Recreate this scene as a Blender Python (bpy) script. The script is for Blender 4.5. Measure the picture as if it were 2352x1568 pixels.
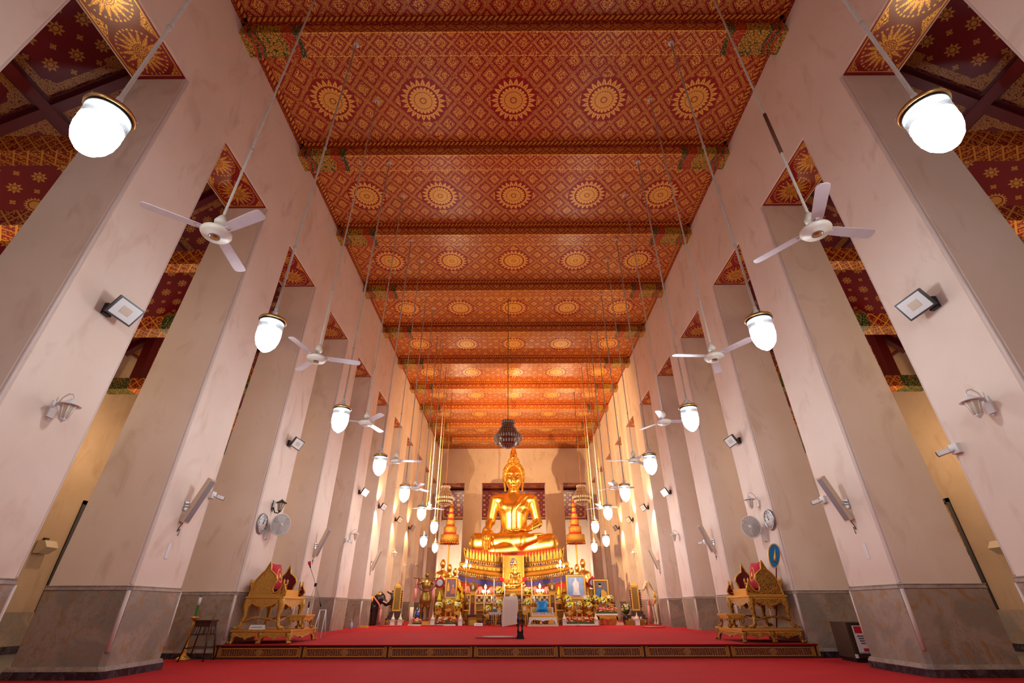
import bpy, math, random
import numpy as np
from mathutils import Vector, Matrix
for o in list(bpy.data.objects): bpy.data.objects.remove(o)
PI=math.pi; R=random.Random(7)
S=5.5                      # half width of the nave in metres
sc=bpy.context.scene; col=sc.collection
# ---------------- camera ----------------
F0=1063.287; YAW,PITCH,ROLL=0.0029024,0.5217314,-0.0024781; CX=-0.0288; CZ=0.8085
def _rot():
    cy,sy,cp,sp,cr,sr=math.cos(YAW),math.sin(YAW),math.cos(PITCH),math.sin(PITCH),math.cos(ROLL),math.sin(ROLL)
    F=Vector((-sy*cp,cy*cp,sp)); r=Vector((cy,sy,0)); u=r.cross(F)
    return cr*r+sr*u, -sr*r+cr*u, F
RT,UP,FW=_rot()
cd=bpy.data.cameras.new('camera'); cam=bpy.data.objects.new('camera',cd); col.objects.link(cam)
m=Matrix((RT,UP,-FW)).transposed().to_4x4(); m.translation=Vector((CX,0,CZ)); cam.matrix_world=m
cd.sensor_width=36; cd.lens=F0/2352*36; cd.clip_start=0.05; cd.clip_end=200
sc.camera=cam
# ---------------- exposure and surroundings ----------------
sc.view_settings.view_transform='Standard'; sc.view_settings.look='None'
sc.view_settings.gamma=1; sc.view_settings.use_curve_mapping=False
sc.view_settings.exposure=0.2
w=bpy.data.worlds.new('world'); sc.world=w; w.use_nodes=True
w.node_tree.nodes['Background'].inputs[0].default_value=(0.8,0.85,1,1)
w.node_tree.nodes['Background'].inputs[1].default_value=0.3
LAMP=62.0                  # emission of the hanging lamp globes
FLOOD=620.0                # watts of each warm floodlight aimed at the altar
# pixel of the photograph -> point in the hall
def ray(px,py): return FW+RT*((px-1176)/F0)-UP*((py-784)/F0)
C0=Vector((CX,0,CZ))
def atx(px,py,X): d=ray(px,py); return C0+d*((X-CX)/d.x)
def aty(px,py,Y): d=ray(px,py); return C0+d*(Y/d.y)
def atz(px,py,Z): d=ray(px,py); return C0+d*((Z-CZ)/d.z)
# ---------------- mesh builder ----------------
class MB:
    def __init__(s): s.v=[]; s.f=[]; s.mi=[]; s.sm=[]; s.m=0; s.smooth=False
    def add(s,vs,fs,smooth=None):
        o=len(s.v); s.v+= [tuple(v) for v in vs]
        sm=s.smooth if smooth is None else smooth
        for f in fs: s.f.append(tuple(i+o for i in f)); s.mi.append(s.m); s.sm.append(sm)
        return s
    def box(s,x0,x1,y0,y1,z0,z1):
        v=[(x,y,z) for z in (z0,z1) for y in (y0,y1) for x in (x0,x1)]
        return s.add(v,[(0,2,3,1),(4,5,7,6),(0,1,5,4),(2,6,7,3),(0,4,6,2),(1,3,7,5)],False)
    def cbox(s,c,d,rz=0,mat=None):
        M=mat or Matrix.Rotation(rz,3,'Z'); c=Vector(c)
        v=[c+M@Vector((x*d[0]/2,y*d[1]/2,z*d[2]/2)) for z in (-1,1) for y in (-1,1) for x in (-1,1)]
        return s.add(v,[(0,2,3,1),(4,5,7,6),(0,1,5,4),(2,6,7,3),(0,4,6,2),(1,3,7,5)],False)
    def prism(s,poly,a,b,axis='z'):
        # poly of 2-D points extruded from a to b along axis
        n=len(poly)
        def P(p,t):
            return {'z':(p[0],p[1],t),'y':(p[0],t,p[1]),'x':(t,p[0],p[1])}[axis]
        v=[P(p,a) for p in poly]+[P(p,b) for p in poly]
        f=[tuple(range(n-1,-1,-1)),tuple(range(n,2*n))]+[(i,(i+1)%n,n+(i+1)%n,n+i) for i in range(n)]
        return s.add(v,f,False)
    def tube(s,pts,r,n=8,caps=True):
        pts=[Vector(p) for p in pts]; rs=r if isinstance(r,(list,tuple)) else [r]*len(pts)
        v=[]; prev=None
        for i,p in enumerate(pts):
            t=(pts[min(i+1,len(pts)-1)]-pts[max(i-1,0)]); t.normalize()
            if prev is None: a=t.orthogonal().normalized()
            else:
                a=prev-t*prev.dot(t)
                if a.length<1e-6: a=t.orthogonal()
                a.normalize()
            prev=a; b=t.cross(a)
            for k in range(n):
                an=2*PI*k/n; v.append(p+(a*math.cos(an)+b*math.sin(an))*rs[i])
        f=[]
        for i in range(len(pts)-1):
            for k in range(n):
                f.append((i*n+k,i*n+(k+1)%n,(i+1)*n+(k+1)%n,(i+1)*n+k))
        s.add(v,f,True)
        if caps and n>2:
            o=len(s.v)-len(v); L=(len(pts)-1)*n
            s.f.append(tuple(o+k for k in range(n-1,-1,-1))); s.mi.append(s.m); s.sm.append(False)
            s.f.append(tuple(o+L+k for k in range(n))); s.mi.append(s.m); s.sm.append(False)
        return s
    def lathe(s,prof,n=20,c=(0,0,0),sm=True,sx=1,sy=1,ph=0):
        v=[]; L=len(prof)
        for r,z in prof:
            for k in range(n):
                a=2*PI*k/n+ph; v.append((c[0]+r*sx*math.cos(a),c[1]+r*sy*math.sin(a),c[2]+z))
        f=[(i*n+k,i*n+(k+1)%n,(i+1)*n+(k+1)%n,(i+1)*n+k) for i in range(L-1) for k in range(n)]
        f=[q[::-1] for q in f] if prof[0][1]>prof[-1][1] else f
        s.add(v,f,sm); o=len(s.v)-len(v)
        for i,rev in ((0,1),(L-1,0)):
            if prof[i][0]>1e-4:
                q=[o+i*n+k for k in range(n)]
                s.f.append(tuple(q[::-1] if rev else q)); s.mi.append(s.m); s.sm.append(False)
        return s
    def ball(s,c,r,n=10,k=6,sx=1,sy=1,sz=1):
        pr=[(max(r*math.sin(PI*i/k),1e-5),-r*sz*math.cos(PI*i/k)) for i in range(k+1)]
        return s.lathe(pr,n,c,True,sx,sy)
    def raw(s,vs,fs,smooth=True): return s.add(vs,fs,smooth)
    def build(s,name,mats,parent=None,loc=None,rz=0):
        me=bpy.data.meshes.new(name); me.from_pydata(s.v,[],s.f)
        mats=mats if isinstance(mats,(list,tuple)) else [mats]
        for q in mats: me.materials.append(q)
        me.polygons.foreach_set('material_index',s.mi); me.polygons.foreach_set('use_smooth',s.sm)
        me.update()
        o=bpy.data.objects.new(name,me); col.objects.link(o)
        if parent: o.parent=parent
        if loc is not None: o.location=loc
        o.rotation_euler.z=rz
        return o
def tag(o,label=None,cat=None,group=None,kind=None):
    if label: o['label']=label
    if cat: o['category']=cat
    if group: o['group']=group
    if kind: o['kind']=kind
    return o
def empty(name,label,cat,loc=(0,0,0),rz=0,group=None):
    o=bpy.data.objects.new(name,None); col.objects.link(o); o.location=loc; o.rotation_euler.z=rz
    o.empty_display_size=0.1
    return tag(o,label,cat,group)
KIDS={}
def clone(o,loc=None,rz=None,label=None,scale=None,parent=None,only=None):
    c=o.copy(); col.objects.link(c)
    if parent is not None: c.parent=parent
    for ch in (only if only is not None else [q for q in col.objects if q.parent==o]): clone(ch,parent=c)
    if loc is not None: c.location=loc
    if rz is not None: c.rotation_euler.z=rz
    if label: c['label']=label
    if scale is not None: c.scale=scale if isinstance(scale,(tuple,list)) else (scale,)*3
    return c
class Once:      # builds a kind the first time, copies it afterwards
    def __init__(s,fn): s.fn=fn; s.first=None
    def __call__(s,loc,rz=0,label=None,group=None,scale=1):
        if s.first is None:
            s.first=o=s.fn(); s.kids=[q for q in col.objects if q.parent==o]; o.location=loc; o.rotation_euler.z=rz; o.scale=(scale,)*3
            if label: o['label']=label
        else: o=clone(s.first,loc,rz,label,scale,only=s.kids)
        if group: o['group']=group
        return o
# ---------------- node expressions ----------------
class X:
    def __init__(s,nt,k): s.nt=nt; s.k=k
    def _m(s,op,*a):
        n=s.nt.nodes.new('ShaderNodeMath'); n.operation=op
        for i,q in enumerate((s,)+a):
            if isinstance(q,X): s.nt.links.new(q.k,n.inputs[i])
            else: n.inputs[i].default_value=q
        return X(s.nt,n.outputs[0])
    def __add__(s,b): return s._m('ADD',b)
    __radd__=__add__
    def __sub__(s,b): return s._m('SUBTRACT',b)
    def __rsub__(s,b): return s._m('MULTIPLY',-1)._m('ADD',b)
    def __mul__(s,b): return s._m('MULTIPLY',b)
    __rmul__=__mul__
    def __truediv__(s,b): return s._m('DIVIDE',b)
    def abs(s): return s._m('ABSOLUTE')
    def frac(s): return s._m('FRACT')
    def lt(s,b): return s._m('LESS_THAN',b)
    def gt(s,b): return s._m('GREATER_THAN',b)
    def max(s,b): return s._m('MAXIMUM',b)
    def min(s,b): return s._m('MINIMUM',b)
    def sin(s): return s._m('SINE')
    def cos(s): return s._m('COSINE')
    def sqrt(s): return s._m('SQRT')
    def floor(s): return s._m('FLOOR')
    def pow(s,b): return s._m('POWER',b)
    def atan2(s,b): return s._m('ARCTAN2',b)
    def clamp(s):
        o=s._m('ADD',0.0); o.k.node.use_clamp=True; return o
    def tri(s): return (s.frac()-0.5).abs()*2.0      # 1 at whole numbers, 0 at halves
    def near(s,b,w): return (s-b).abs().lt(w)
def rgba(c): return (c[0],c[1],c[2],1)
class Mat:
    def __init__(s,name,base=(0.8,0.8,0.8),rough=0.6,metal=0.0,spec=None,**kw):
        s.m=bpy.data.materials.new(name); s.m.use_nodes=True; s.nt=s.m.node_tree
        s.b=s.nt.nodes['Principled BSDF']
        s.b.inputs['Base Color'].default_value=rgba(base); s.b.inputs['Roughness'].default_value=rough
        s.b.inputs['Metallic'].default_value=metal
        if spec is not None: s.b.inputs['Specular IOR Level'].default_value=spec
        for k,v in kw.items(): s.b.inputs[k.replace('_',' ')].default_value=v
        s.m.diffuse_color=rgba(base)
    def obj(s,scale=1):
        tc=s.nt.nodes.new('ShaderNodeTexCoord'); s.vec=tc.outputs['Object']
        sp=s.nt.nodes.new('ShaderNodeSeparateXYZ'); s.nt.links.new(s.vec,sp.inputs[0])
        return [X(s.nt,sp.outputs[i]) for i in range(3)]
    def pos(s):
        g=s.nt.nodes.new('ShaderNodeNewGeometry'); s.vec=g.outputs['Position']
        sp=s.nt.nodes.new('ShaderNodeSeparateXYZ'); s.nt.links.new(s.vec,sp.inputs[0])
        return [X(s.nt,sp.outputs[i]) for i in range(3)]
    def comb(s,x,y,z):
        n=s.nt.nodes.new('ShaderNodeCombineXYZ')
        for i,q in enumerate((x,y,z)):
            if isinstance(q,X): s.nt.links.new(q.k,n.inputs[i])
            else: n.inputs[i].default_value=q
        return n.outputs[0]
    def noise(s,scale,detail=3,vec=None,rough=0.55,dist=0):
        n=s.nt.nodes.new('ShaderNodeTexNoise'); n.inputs['Scale'].default_value=scale; n.inputs['Detail'].default_value=detail
        n.inputs['Roughness'].default_value=rough; n.inputs['Distortion'].default_value=dist
        s.nt.links.new(vec or s.vec,n.inputs['Vector']); return X(s.nt,n.outputs[0])
    def voro(s,scale,feature='F1',vec=None,out='Distance'):
        n=s.nt.nodes.new('ShaderNodeTexVoronoi'); n.feature=feature; n.inputs['Scale'].default_value=scale
        s.nt.links.new(vec or s.vec,n.inputs['Vector']); return X(s.nt,n.outputs[out])
    def mix(s,f,a,b):
        n=s.nt.nodes.new('ShaderNodeMix'); n.data_type='RGBA'
        ins=[n.inputs[0],n.inputs[6],n.inputs[7]]
        for i,q in zip(ins,(f,a,b)):
            if isinstance(q,X): s.nt.links.new(q.k,i)
            elif isinstance(q,(int,float)): i.default_value=q
            elif isinstance(q,(tuple,list)): i.default_value=rgba(q)
            else: s.nt.links.new(q,i)
        return n.outputs[2]
    def color(s,k): s.nt.links.new(k,s.b.inputs['Base Color']); return s
    def rough(s,x): s.nt.links.new(x.k,s.b.inputs['Roughness']); return s
    def metal(s,x): s.nt.links.new(x.k,s.b.inputs['Metallic']); return s
    def bump(s,x,strength=0.3,dist=0.01):
        n=s.nt.nodes.new('ShaderNodeBump'); n.inputs['Strength'].default_value=strength; n.inputs['Distance'].default_value=dist
        s.nt.links.new(x.k,n.inputs['Height']); s.nt.links.new(n.outputs[0],s.b.inputs['Normal']); return s
def emit(name,c,strength):
    q=Mat(name,c,0.5); q.b.inputs['Emission Color'].default_value=rgba(c); q.b.inputs['Emission Strength'].default_value=strength
    return q.m
# ---------------- organic forms: signed distance -> surface nets ----------------
def surfnet(fn,lo,hi,res):
    ax=[np.arange(lo[i],hi[i]+res,res,dtype=np.float32) for i in range(3)]
    G=np.stack(np.meshgrid(*ax,indexing='ij'),-1); sh=G.shape[:3]
    D=fn(G.reshape(-1,3)).reshape(sh)
    ins=D<0
    n=[q-1 for q in sh]
    acc=np.zeros((n[0],n[1],n[2],3),np.float32); cnt=np.zeros(n,np.float32)
    cs=[(i,j,k) for i in (0,1) for j in (0,1) for k in (0,1)]
    sl=lambda A,c: A[c[0]:c[0]+n[0],c[1]:c[1]+n[1],c[2]:c[2]+n[2]]
    for c in cs:
        for d in range(3):
            if c[d]: continue
            e=list(c); e[d]=1
            a=sl(D,c); b=sl(D,e); cr=(a<0)!=(b<0)
            t=np.where(cr,a/np.where(cr,a-b,1),0)
            p=np.zeros(acc.shape,np.float32)
            for q in range(3): p[...,q]=c[q]
            p[...,d]+=t
            acc+=p*cr[...,None]; cnt+=cr
    act=cnt>0; idx=-np.ones(n,np.int64); idx[act]=np.arange(act.sum())
    ijk=np.argwhere(act); V=(acc[act]/cnt[act][:,None]+ijk)*res+np.array([a[0] for a in ax])
    Fs=[]
    for d in range(3):
        a=[slice(None)]*3; b=[slice(None)]*3; a[d]=slice(0,-1); b[d]=slice(1,None)
        s0=ins[tuple(a)]; s1=ins[tuple(b)]; e=np.argwhere(s0!=s1)
        o1,o2=(d+1)%3,(d+2)%3
        e=e[(e[:,o1]>0)&(e[:,o2]>0)&(e[:,o1]<n[o1])&(e[:,o2]<n[o2])]
        fl=s0[tuple(e.T)]
        q=[]
        for u,v in ((0,0),(-1,0),(-1,-1),(0,-1)):
            g=e.copy(); g[:,o1]+=u; g[:,o2]+=v; q.append(idx[tuple(g.T)])
        q=np.stack(q,1); q[~fl]=q[~fl][:,::-1]; Fs.append(q)
    return V,np.concatenate(Fs)
def npmesh(name,VF,mat,parent=None,loc=(0,0,0)):
    V,Fa=VF; me=bpy.data.meshes.new(name)
    me.vertices.add(len(V)); me.vertices.foreach_set('co',V.astype(np.float32).ravel())
    me.loops.add(Fa.size); me.loops.foreach_set('vertex_index',Fa.ravel().astype(np.int32))
    me.polygons.add(len(Fa)); me.polygons.foreach_set('loop_start',np.arange(0,Fa.size,4,dtype=np.int32))
    me.polygons.foreach_set('use_smooth',np.ones(len(Fa),bool))
    me.materials.append(mat); me.update(calc_edges=True); me.validate()
    o=bpy.data.objects.new(name,me); col.objects.link(o); o.location=loc
    if parent: o.parent=parent
    return o
A3=lambda *q: np.array(q,np.float32)
def ell(P,c,r,rot=None):
    q=P-A3(*c)
    if rot is not None: q=q@np.array(rot,np.float32)
    r=A3(*r); k0=np.linalg.norm(q/r,axis=1); k1=np.linalg.norm(q/(r*r),axis=1)+1e-9
    return k0*(k0-1)/k1
def cone(P,a,b,ra,rb):
    a=A3(*a); b=A3(*b); ba=b-a; t=np.clip((P-a)@ba/(ba@ba),0,1)
    return np.linalg.norm(P-a-t[:,None]*ba,axis=1)-(ra+(rb-ra)*t)
def chain(P,pts,rs):
    d=None
    for i in range(len(pts)-1):
        e=cone(P,pts[i],pts[i+1],rs[i],rs[i+1]); d=e if d is None else np.minimum(d,e)
    return d
def smin(a,b,k):
    h=np.clip(0.5+0.5*(b-a)/k,0,1); return b+(a-b)*h-k*h*(1-h)
def smax(a,b,k): return -smin(-a,-b,k)
# ---------------- materials ----------------
RED=(0.33,0.005,0.007); GOLD=(1.0,0.50,0.08)
def plaster(name,c,d):
    q=Mat(name,c,0.75,spec=0.25); x,y,z=q.pos()
    n=q.noise(0.7,6); f=q.noise(9,4); st=q.noise(2.0,7,vec=q.comb(x,y,z*0.5),dist=0.8)
    k=q.mix(((n-0.35)*3).clamp(),c,d); k=q.mix(((st-0.55).max(0)*2.6).min(0.7),k,(c[0]*.62,c[1]*.5,c[2]*.42))
    q.color(k); q.bump(f,0.18,0.01); return q.m
M_wall=plaster('plaster_pink',(0.83,0.695,0.595),(0.755,0.61,0.50))
M_aisle=plaster('plaster_ochre',(0.50,0.36,0.24),(0.42,0.29,0.18))
M_edge=Mat('plaster_edge',(0.66,0.55,0.5),0.6).m
def marble(name,c1,c2,c3,sc_=1.0,rough=0.28):
    q=Mat(name,c1,rough); x,y,z=q.pos(); 
    n=q.noise(1.1*sc_,6,dist=1.4); n2=q.noise(3.3*sc_,5,dist=2.0); v=q.noise(2.0*sc_,8,dist=3.0,rough=0.7)
    big=q.noise(0.8*sc_,3)
    k=q.mix(((n-0.46).max(0)*9).min(1),c1,c2); k=q.mix(((n2-0.53).max(0)*7).min(0.85),k,c3)
    k=q.mix(((q.noise(16*sc_,4)-0.5).max(0)*1.6).min(0.5),k,(c1[0]*.6,c1[1]*.55,c1[2]*.5))
    k=q.mix((v-0.5).abs().lt(0.006)*big.gt(0.52)*0.7,k,(c1[0]*.3,c1[1]*.28,c1[2]*.28))
    q.color(k); return q.m
M_marble=marble('dado_marble',(0.36,0.285,0.23),(0.26,0.225,0.19),(0.33,0.19,0.08))
M_trim=marble('dado_trim',(0.46,0.39,0.33),(0.36,0.31,0.28),(0.33,0.24,0.17),2)
M_black=marble('black_marble',(0.025,0.02,0.028),(0.06,0.05,0.06),(0.10,0.08,0.08),2.0,0.2)
M_tile=marble('floor_marble',(0.35,0.33,0.30),(0.25,0.24,0.22),(0.3,0.27,0.22),1.0,0.15)
def mk():
    q=Mat('red_carpet',(0.60,0.012,0.022),0.9,spec=0.12,Sheen_Weight=0.06,Sheen_Roughness=0.5); q.b.inputs['Sheen Tint'].default_value=(1,0.5,0.45,1); x,y,z=q.pos(); n=q.noise(60,3); m_=q.noise(1.2,3)
    k=q.mix(m_,(0.36,0.002,0.008),(0.48,0.006,0.014)); k=q.mix(n*0.5,k,(0.44,0.004,0.011)); q.color(k); q.bump(n,0.3,0.004); return q.m
M_carpet=mk()
def petals(q,x,y,R0,n,kind=0):
    """gold mask of a layered lotus medallion of radius R0"""
    r=(x*x+y*y).sqrt()/R0; th=y.atan2(x)/(2*PI)
    def ring(nn,r0,r1,ph,line=0.10):
        t=(th*float(nn)+ph).tri()                       # 1 at petal tip axis
        top=t.pow(0.7)*(r1-r0)+r0
        return r.gt(r0)*r.lt(top)*(1-(top-r-0.03).abs().lt(0.010))*(1-((t-0.0).lt(line)))
    if kind==0:      # ceiling medallion
        m=ring(n,0.70,1.02,0.0,0.0)*(1-(th*float(n)).tri().gt(0.90)*r.lt(0.86))
        inner=(r-(th*float(n)+0.5).tri()*0.10).lt(0.55)
        l1=((th*float(n)+0.0).tri()-(r*3.2).frac()).abs().lt(0.10)
        l2=r.near(0.40,0.012)
        g=inner*(1-l1)*(1-l2)*(1-r.near(0.13,0.02))
        return m.max(g)
    m=ring(n,0.40,0.93,0.0,0.22); t=(th*float(n)).tri()
    m=m*(1-t.near(0.62,0.05)*r.gt(0.5)*r.lt(0.8)); 
    m=m.max((r.near(0.97,0.045))*((th*float(n*2)).tri().gt(0.55)))
    c=r.lt(0.46)*(1-(r*12).frac().lt(0.3))*(1-((th*float(n)+0.5).tri().lt(0.2))*r.gt(0.2))
    return m.max(c)
def gilt(name,mask,q,base=RED,gold=GOLD,rough=0.45):
    k=q.mix(mask,base,gold); q.color(k); q.metal(mask*0.25); q.b.inputs['Roughness'].default_value=rough; return q.m
def mk():
    q=Mat('ceiling_lattice',RED,0.45); x,y,z=q.obj()
    cw=0.5325; u=x/cw; v=y/0.60
    a=((u+v+0.5).frac()-0.5).abs(); b=((u-v+0.5).frac()-0.5).abs(); mm=a.max(b)
    wig=q.voro(26,'DISTANCE_TO_EDGE'); dots=wig.gt(0.085); fine=q.voro(44,'DISTANCE_TO_EDGE').gt(0.10)
    dia=mm.lt(0.30)*(1-mm.near(0.255,0.012))*(1-mm.near(0.085,0.012))*dots
    band=mm.gt(0.385)*(1-mm.near(0.415,0.007))*fine*0.75
    g=dia.max(band)
    X1=((x/2.13+0.5).frac()-0.5)*2.13; ax=X1.abs(); ay=y.abs()
    xin=x.abs().lt(4.8)
    oct_=ax.max(ay).max((ax+ay)*0.72).lt(0.54)*xin
    med=petals(q,X1,y,0.52,22,0)
    g=g*(1-oct_)+med*oct_
    return gilt('ceiling_lattice',g,q,RED,(1.0,0.60,0.11),0.30)
M_lattice=mk()
def beam_pat():
    q=Mat('beam_lattice',RED,0.4); x,y,z=q.obj(); v=(y-z)
    u=x/0.42
    w_=((v+0.235)/0.42)       # bottom face is 0.47 deep, near face 0.37 tall
    a=((u+w_+0.5).frac()-0.5).abs(); b=((u-w_+0.5).frac()-0.5).abs(); mm=a.max(b)
    net=q.voro(30,'DISTANCE_TO_EDGE').gt(0.085); fine=q.voro(50,'DISTANCE_TO_EDGE').gt(0.1)
    dia=mm.lt(0.31)*net*(1-mm.near(0.26,0.014))*(1-mm.near(0.10,0.014)); band=mm.gt(0.395)*fine*(1-mm.near(0.43,0.01))
    g=dia.max(band)
    g=g.max((v.abs()-0.235).abs().lt(0.015)*((x*14).frac().gt(0.3)))
    return gilt('beam_lattice',g,q,RED,(1.0,0.60,0.12),0.28)
M_beam=beam_pat()
def cap_pat():
    # painted beam end: x measured from the wall (object origin at the wall)
    q=Mat('beam_end_paint',(0.1,0.2,0.05),0.45); x,y,z=q.obj(); v=(y-z)
    d=x.abs()-(1-((v-0.02).abs()*3).min(1))*0.10+0.08
    cr=q.voro(17,'DISTANCE_TO_EDGE').lt(0.075); fine=q.voro(34,'F1').lt(0.42); gold=(0.55,0.27,0.02); green=(0.010,0.055,0.025)
    comb=((x*0+y*3.0+z*3.0)*9).frac().gt(0.35)
    k=q.mix(cr,(0.62,0.34,0.03),green)
    orange=q.mix(fine,(0.36,0.02,0.006),(0.62,0.20,0.02)); gfine=q.mix(fine,green,(0.42,0.26,0.03))
    k=q.mix(d.near(0.18,0.032),k,orange); k=q.mix(d.near(0.245,0.033),k,gfine); k=q.mix(d.near(0.31,0.032),k,orange)
    k=q.mix(d.near(0.37,0.028)*comb,k,green)
    k=q.mix(d.near(1.0,0.115),k,orange); k=q.mix(d.gt(1.115),k,gfine)
    q.color(k); return q.m
M_cap=cap_pat()
def mk():
    q=Mat('cornice_teeth',RED,0.4); x,y,z=q.obj()
    s_=(x+y)*9; t=s_.tri(); g=t.gt(0.42)*z.lt(-0.02); 
    return gilt('cornice_teeth',g,q,(0.22,0.004,0.004),(0.9,0.42,0.06),0.4)
M_teeth=mk()
def mk():
    q=Mat('cornice_band',RED,0.4); x,y,z=q.obj(); s_=(x+y)
    a=((s_*8).frac()-0.5).abs(); f=q.voro(30,'F1').lt(0.4); g=(1-a.near(0.2,0.04))*f
    return gilt('cornice_band',g,q,(0.25,0.005,0.004),(0.62,0.24,0.03),0.4)
M_band=mk()
def mk():
    q=Mat('soffit_gilt',(0.22,0.002,0.006),0.22); x,y,z=q.obj()
    y1=(y.abs()-0.40); m_=petals(q,x,y1,0.35,16,1)*q.voro(30,'DISTANCE_TO_EDGE').gt(0.05)
    ex=0.43-x.abs(); ey=0.80-y.abs()
    line=ex.min(ey).near(0.03,0.007)
    f=q.voro(26,'DISTANCE_TO_EDGE').gt(0.09)
    cor=(ex*1.0+ey).lt(0.24)*ex.gt(0.045)*ey.gt(0.045)*f
    mid=((ex*1.15+y.abs()*0.75).lt(0.20))*ex.gt(0.045)*f
    g=m_.max(line).max(cor).max(mid)
    return gilt('soffit_gilt',g,q,(0.24,0.003,0.008),(0.85,0.42,0.05),0.25)
M_soffit=mk()
def star_pat(name,hx,hy,b=0.16,cell=0.44):
    q=Mat(name,(0.16,0.002,0.012),0.35); x,y,z=q.obj()
    def star(px,py,R0,n,inner=0.5):
        r=(px*px+py*py).sqrt()/R0; th=py.atan2(px)/(2*PI); t=(th*float(n)).tri()
        return r.lt(t*(1-inner)+inner)*(1-r.near(inner*0.8,0.06))
    fx=((x/cell+0.5).frac()-0.5)*cell; fy=((y/cell+0.5).frac()-0.5)*cell
    gx=((x/cell).frac()-0.5)*cell; gy=((y/cell).frac()-0.5)*cell
    g=star(fx,fy,0.12,8,0.5).max(star(gx,gy,0.055,4,0.55))
    cc=x.abs().lt(cell*0.45)*y.abs().lt(cell*0.45)
    g=g*(1-cc)+star(x,y,0.17,18,0.72)*cc
    ex=hx-x.abs(); ey=hy-y.abs(); e=ex.min(ey)
    scal=0.035*1.0
    edge=b+((x+y*0)*3.2).tri()*0.0
    orn=e.lt(b)*e.gt(0.03)
    corner=(ex+ey).lt(b*2.9)*e.gt(0.03)
    tip=(((x/ (hx*1.0)).abs().near(0.0,0.10))*ey.lt(b*1.6)).max(((y/(hy*1.0)).abs().near(0.0,0.10))*ex.lt(b*1.6))
    area=orn.max(corner).max(tip)
    f=q.voro(30,'DISTANCE_TO_EDGE').gt(0.07)
    g=g*(1-area)+area*f*0.9
    return gilt(name,g,q,(0.15,0.002,0.010),(0.50,0.25,0.06),0.35)
M_darkred=Mat('dark_red_paint',(0.12,0.002,0.006),0.35).m
def mk():
    q=Mat('rafter_paint',(0.1,0.002,0.006),0.35); x,y,z=q.obj()
    g=((x+y)*9).tri().gt(0.5)*(z.near(0.0,0.03))
    return gilt('rafter_paint',g,q,(0.11,0.002,0.006),(0.45,0.16,0.03),0.4)
M_rafter=mk()
def mk():
    q=Mat('tie_beam_paint',RED,0.4); x,y,z=q.obj(); v=(y-z)*1.0
    a=((x*4.2+v*4.2+0.5).frac()-0.5).abs(); b=((x*4.2-v*4.2+0.5).frac()-0.5).abs(); mm=a.max(b)
    f=q.voro(34,'F1').lt(0.42); g=(mm.lt(0.36)*f).max(mm.gt(0.42))
    return gilt('tie_beam_paint',g,q,(0.25,0.004,0.006),(0.80,0.38,0.05),0.38)
M_tie=mk()
# metals and gilding
def goldmat(name,c=(0.95,0.50,0.07),rough=0.27,metal=1.0,pat=None,dark=(0.10,0.03,0.005),amt=0.5,bump=0.0):
    q=Mat(name,c,rough,metal); q.obj()
    n=q.noise(3,3); k=q.mix(n*0.35,c,(c[0]*.8,c[1]*.7,c[2]*.6))
    if pat:
        vv=q.voro(pat,'DISTANCE_TO_EDGE'); k=q.mix(vv.lt(0.10)*amt,k,dark)
        if bump: q.bump(vv,bump,0.02)
    q.color(k); return q.m
M_buddha=goldmat('polished_gold',(1.0,0.66,0.16),0.27)
M_gold=goldmat('gilded_wood',(0.85,0.50,0.10),0.38,0.85,75,(0.25,0.09,0.01),0.5,0.35)
M_goldfine=goldmat('gilded_carving',(0.85,0.50,0.10),0.4,0.8,85,(0.15,0.05,0.008),0.7,0.5)
M_golddark=goldmat('old_gilding',(0.42,0.22,0.04),0.45,0.65,60,(0.08,0.028,0.006),0.7,0.5)
M_carved=goldmat('black_gold_carving',(0.75,0.40,0.07),0.32,0.8,60,(0.02,0.008,0.004),0.97,0.6)
M_goldplain=goldmat('plain_gold',(0.85,0.48,0.09),0.4,0.6)
M_yellow=Mat('yellow_lacquer',(0.70,0.36,0.03),0.4).m
M_bronze=goldmat('dark_bronze',(0.30,0.16,0.035),0.35,0.9)
def plain(name,c,rough=0.5,metal=0.0,var=0.25,scale=12,**kw):
    q=Mat(name,c,rough,metal,**kw); q.obj(); n=q.noise(scale,4)
    q.color(q.mix(n,(c[0]*(1-var),c[1]*(1-var),c[2]*(1-var)),(min(c[0]*(1+var),1),min(c[1]*(1+var),1),min(c[2]*(1+var),1)))); return q.m
M_white=plain('white_paint',(0.72,0.70,0.68),0.4,var=0.06)
M_offwhite=plain('aged_white',(0.66,0.58,0.48),0.45,var=0.12)
M_blade=plain('fan_blade_white',(0.56,0.47,0.47),0.35,var=0.15,scale=5)
M_rod=plain('weathered_rod',(0.55,0.50,0.43),0.55,0.0,var=0.3,scale=8)
M_rust=plain('rusty_rod',(0.13,0.05,0.025),0.8,var=0.4)
M_grey=plain('grey_mesh',(0.30,0.26,0.27),0.5,var=0.1,scale=60)
M_cream=plain('cream_case',(0.62,0.50,0.36),0.5,var=0.05)
M_dark=plain('black_plastic',(0.012,0.012,0.013),0.35,var=0.2)
M_metal=plain('grey_metal',(0.38,0.38,0.40),0.35,0.8,var=0.1)
M_brass=plain('brass',(0.60,0.38,0.13),0.3,1.0,var=0.15)
M_brown=plain('dark_wood',(0.055,0.016,0.008),0.35,var=0.4,scale=20)
M_maroon=plain('maroon_lacquer',(0.13,0.004,0.008),0.35,var=0.15)
M_cloth=plain('white_cloth',(0.55,0.47,0.40),0.9,var=0.1,scale=30)
M_redcloth=plain('red_cloth',(0.52,0.006,0.03),0.8,var=0.15)
M_blue=plain('blue_satin',(0.0,0.20,0.52),0.35,var=0.1)
M_purple=plain('purple_cloth',(0.13,0.02,0.16),0.7,var=0.3)
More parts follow.
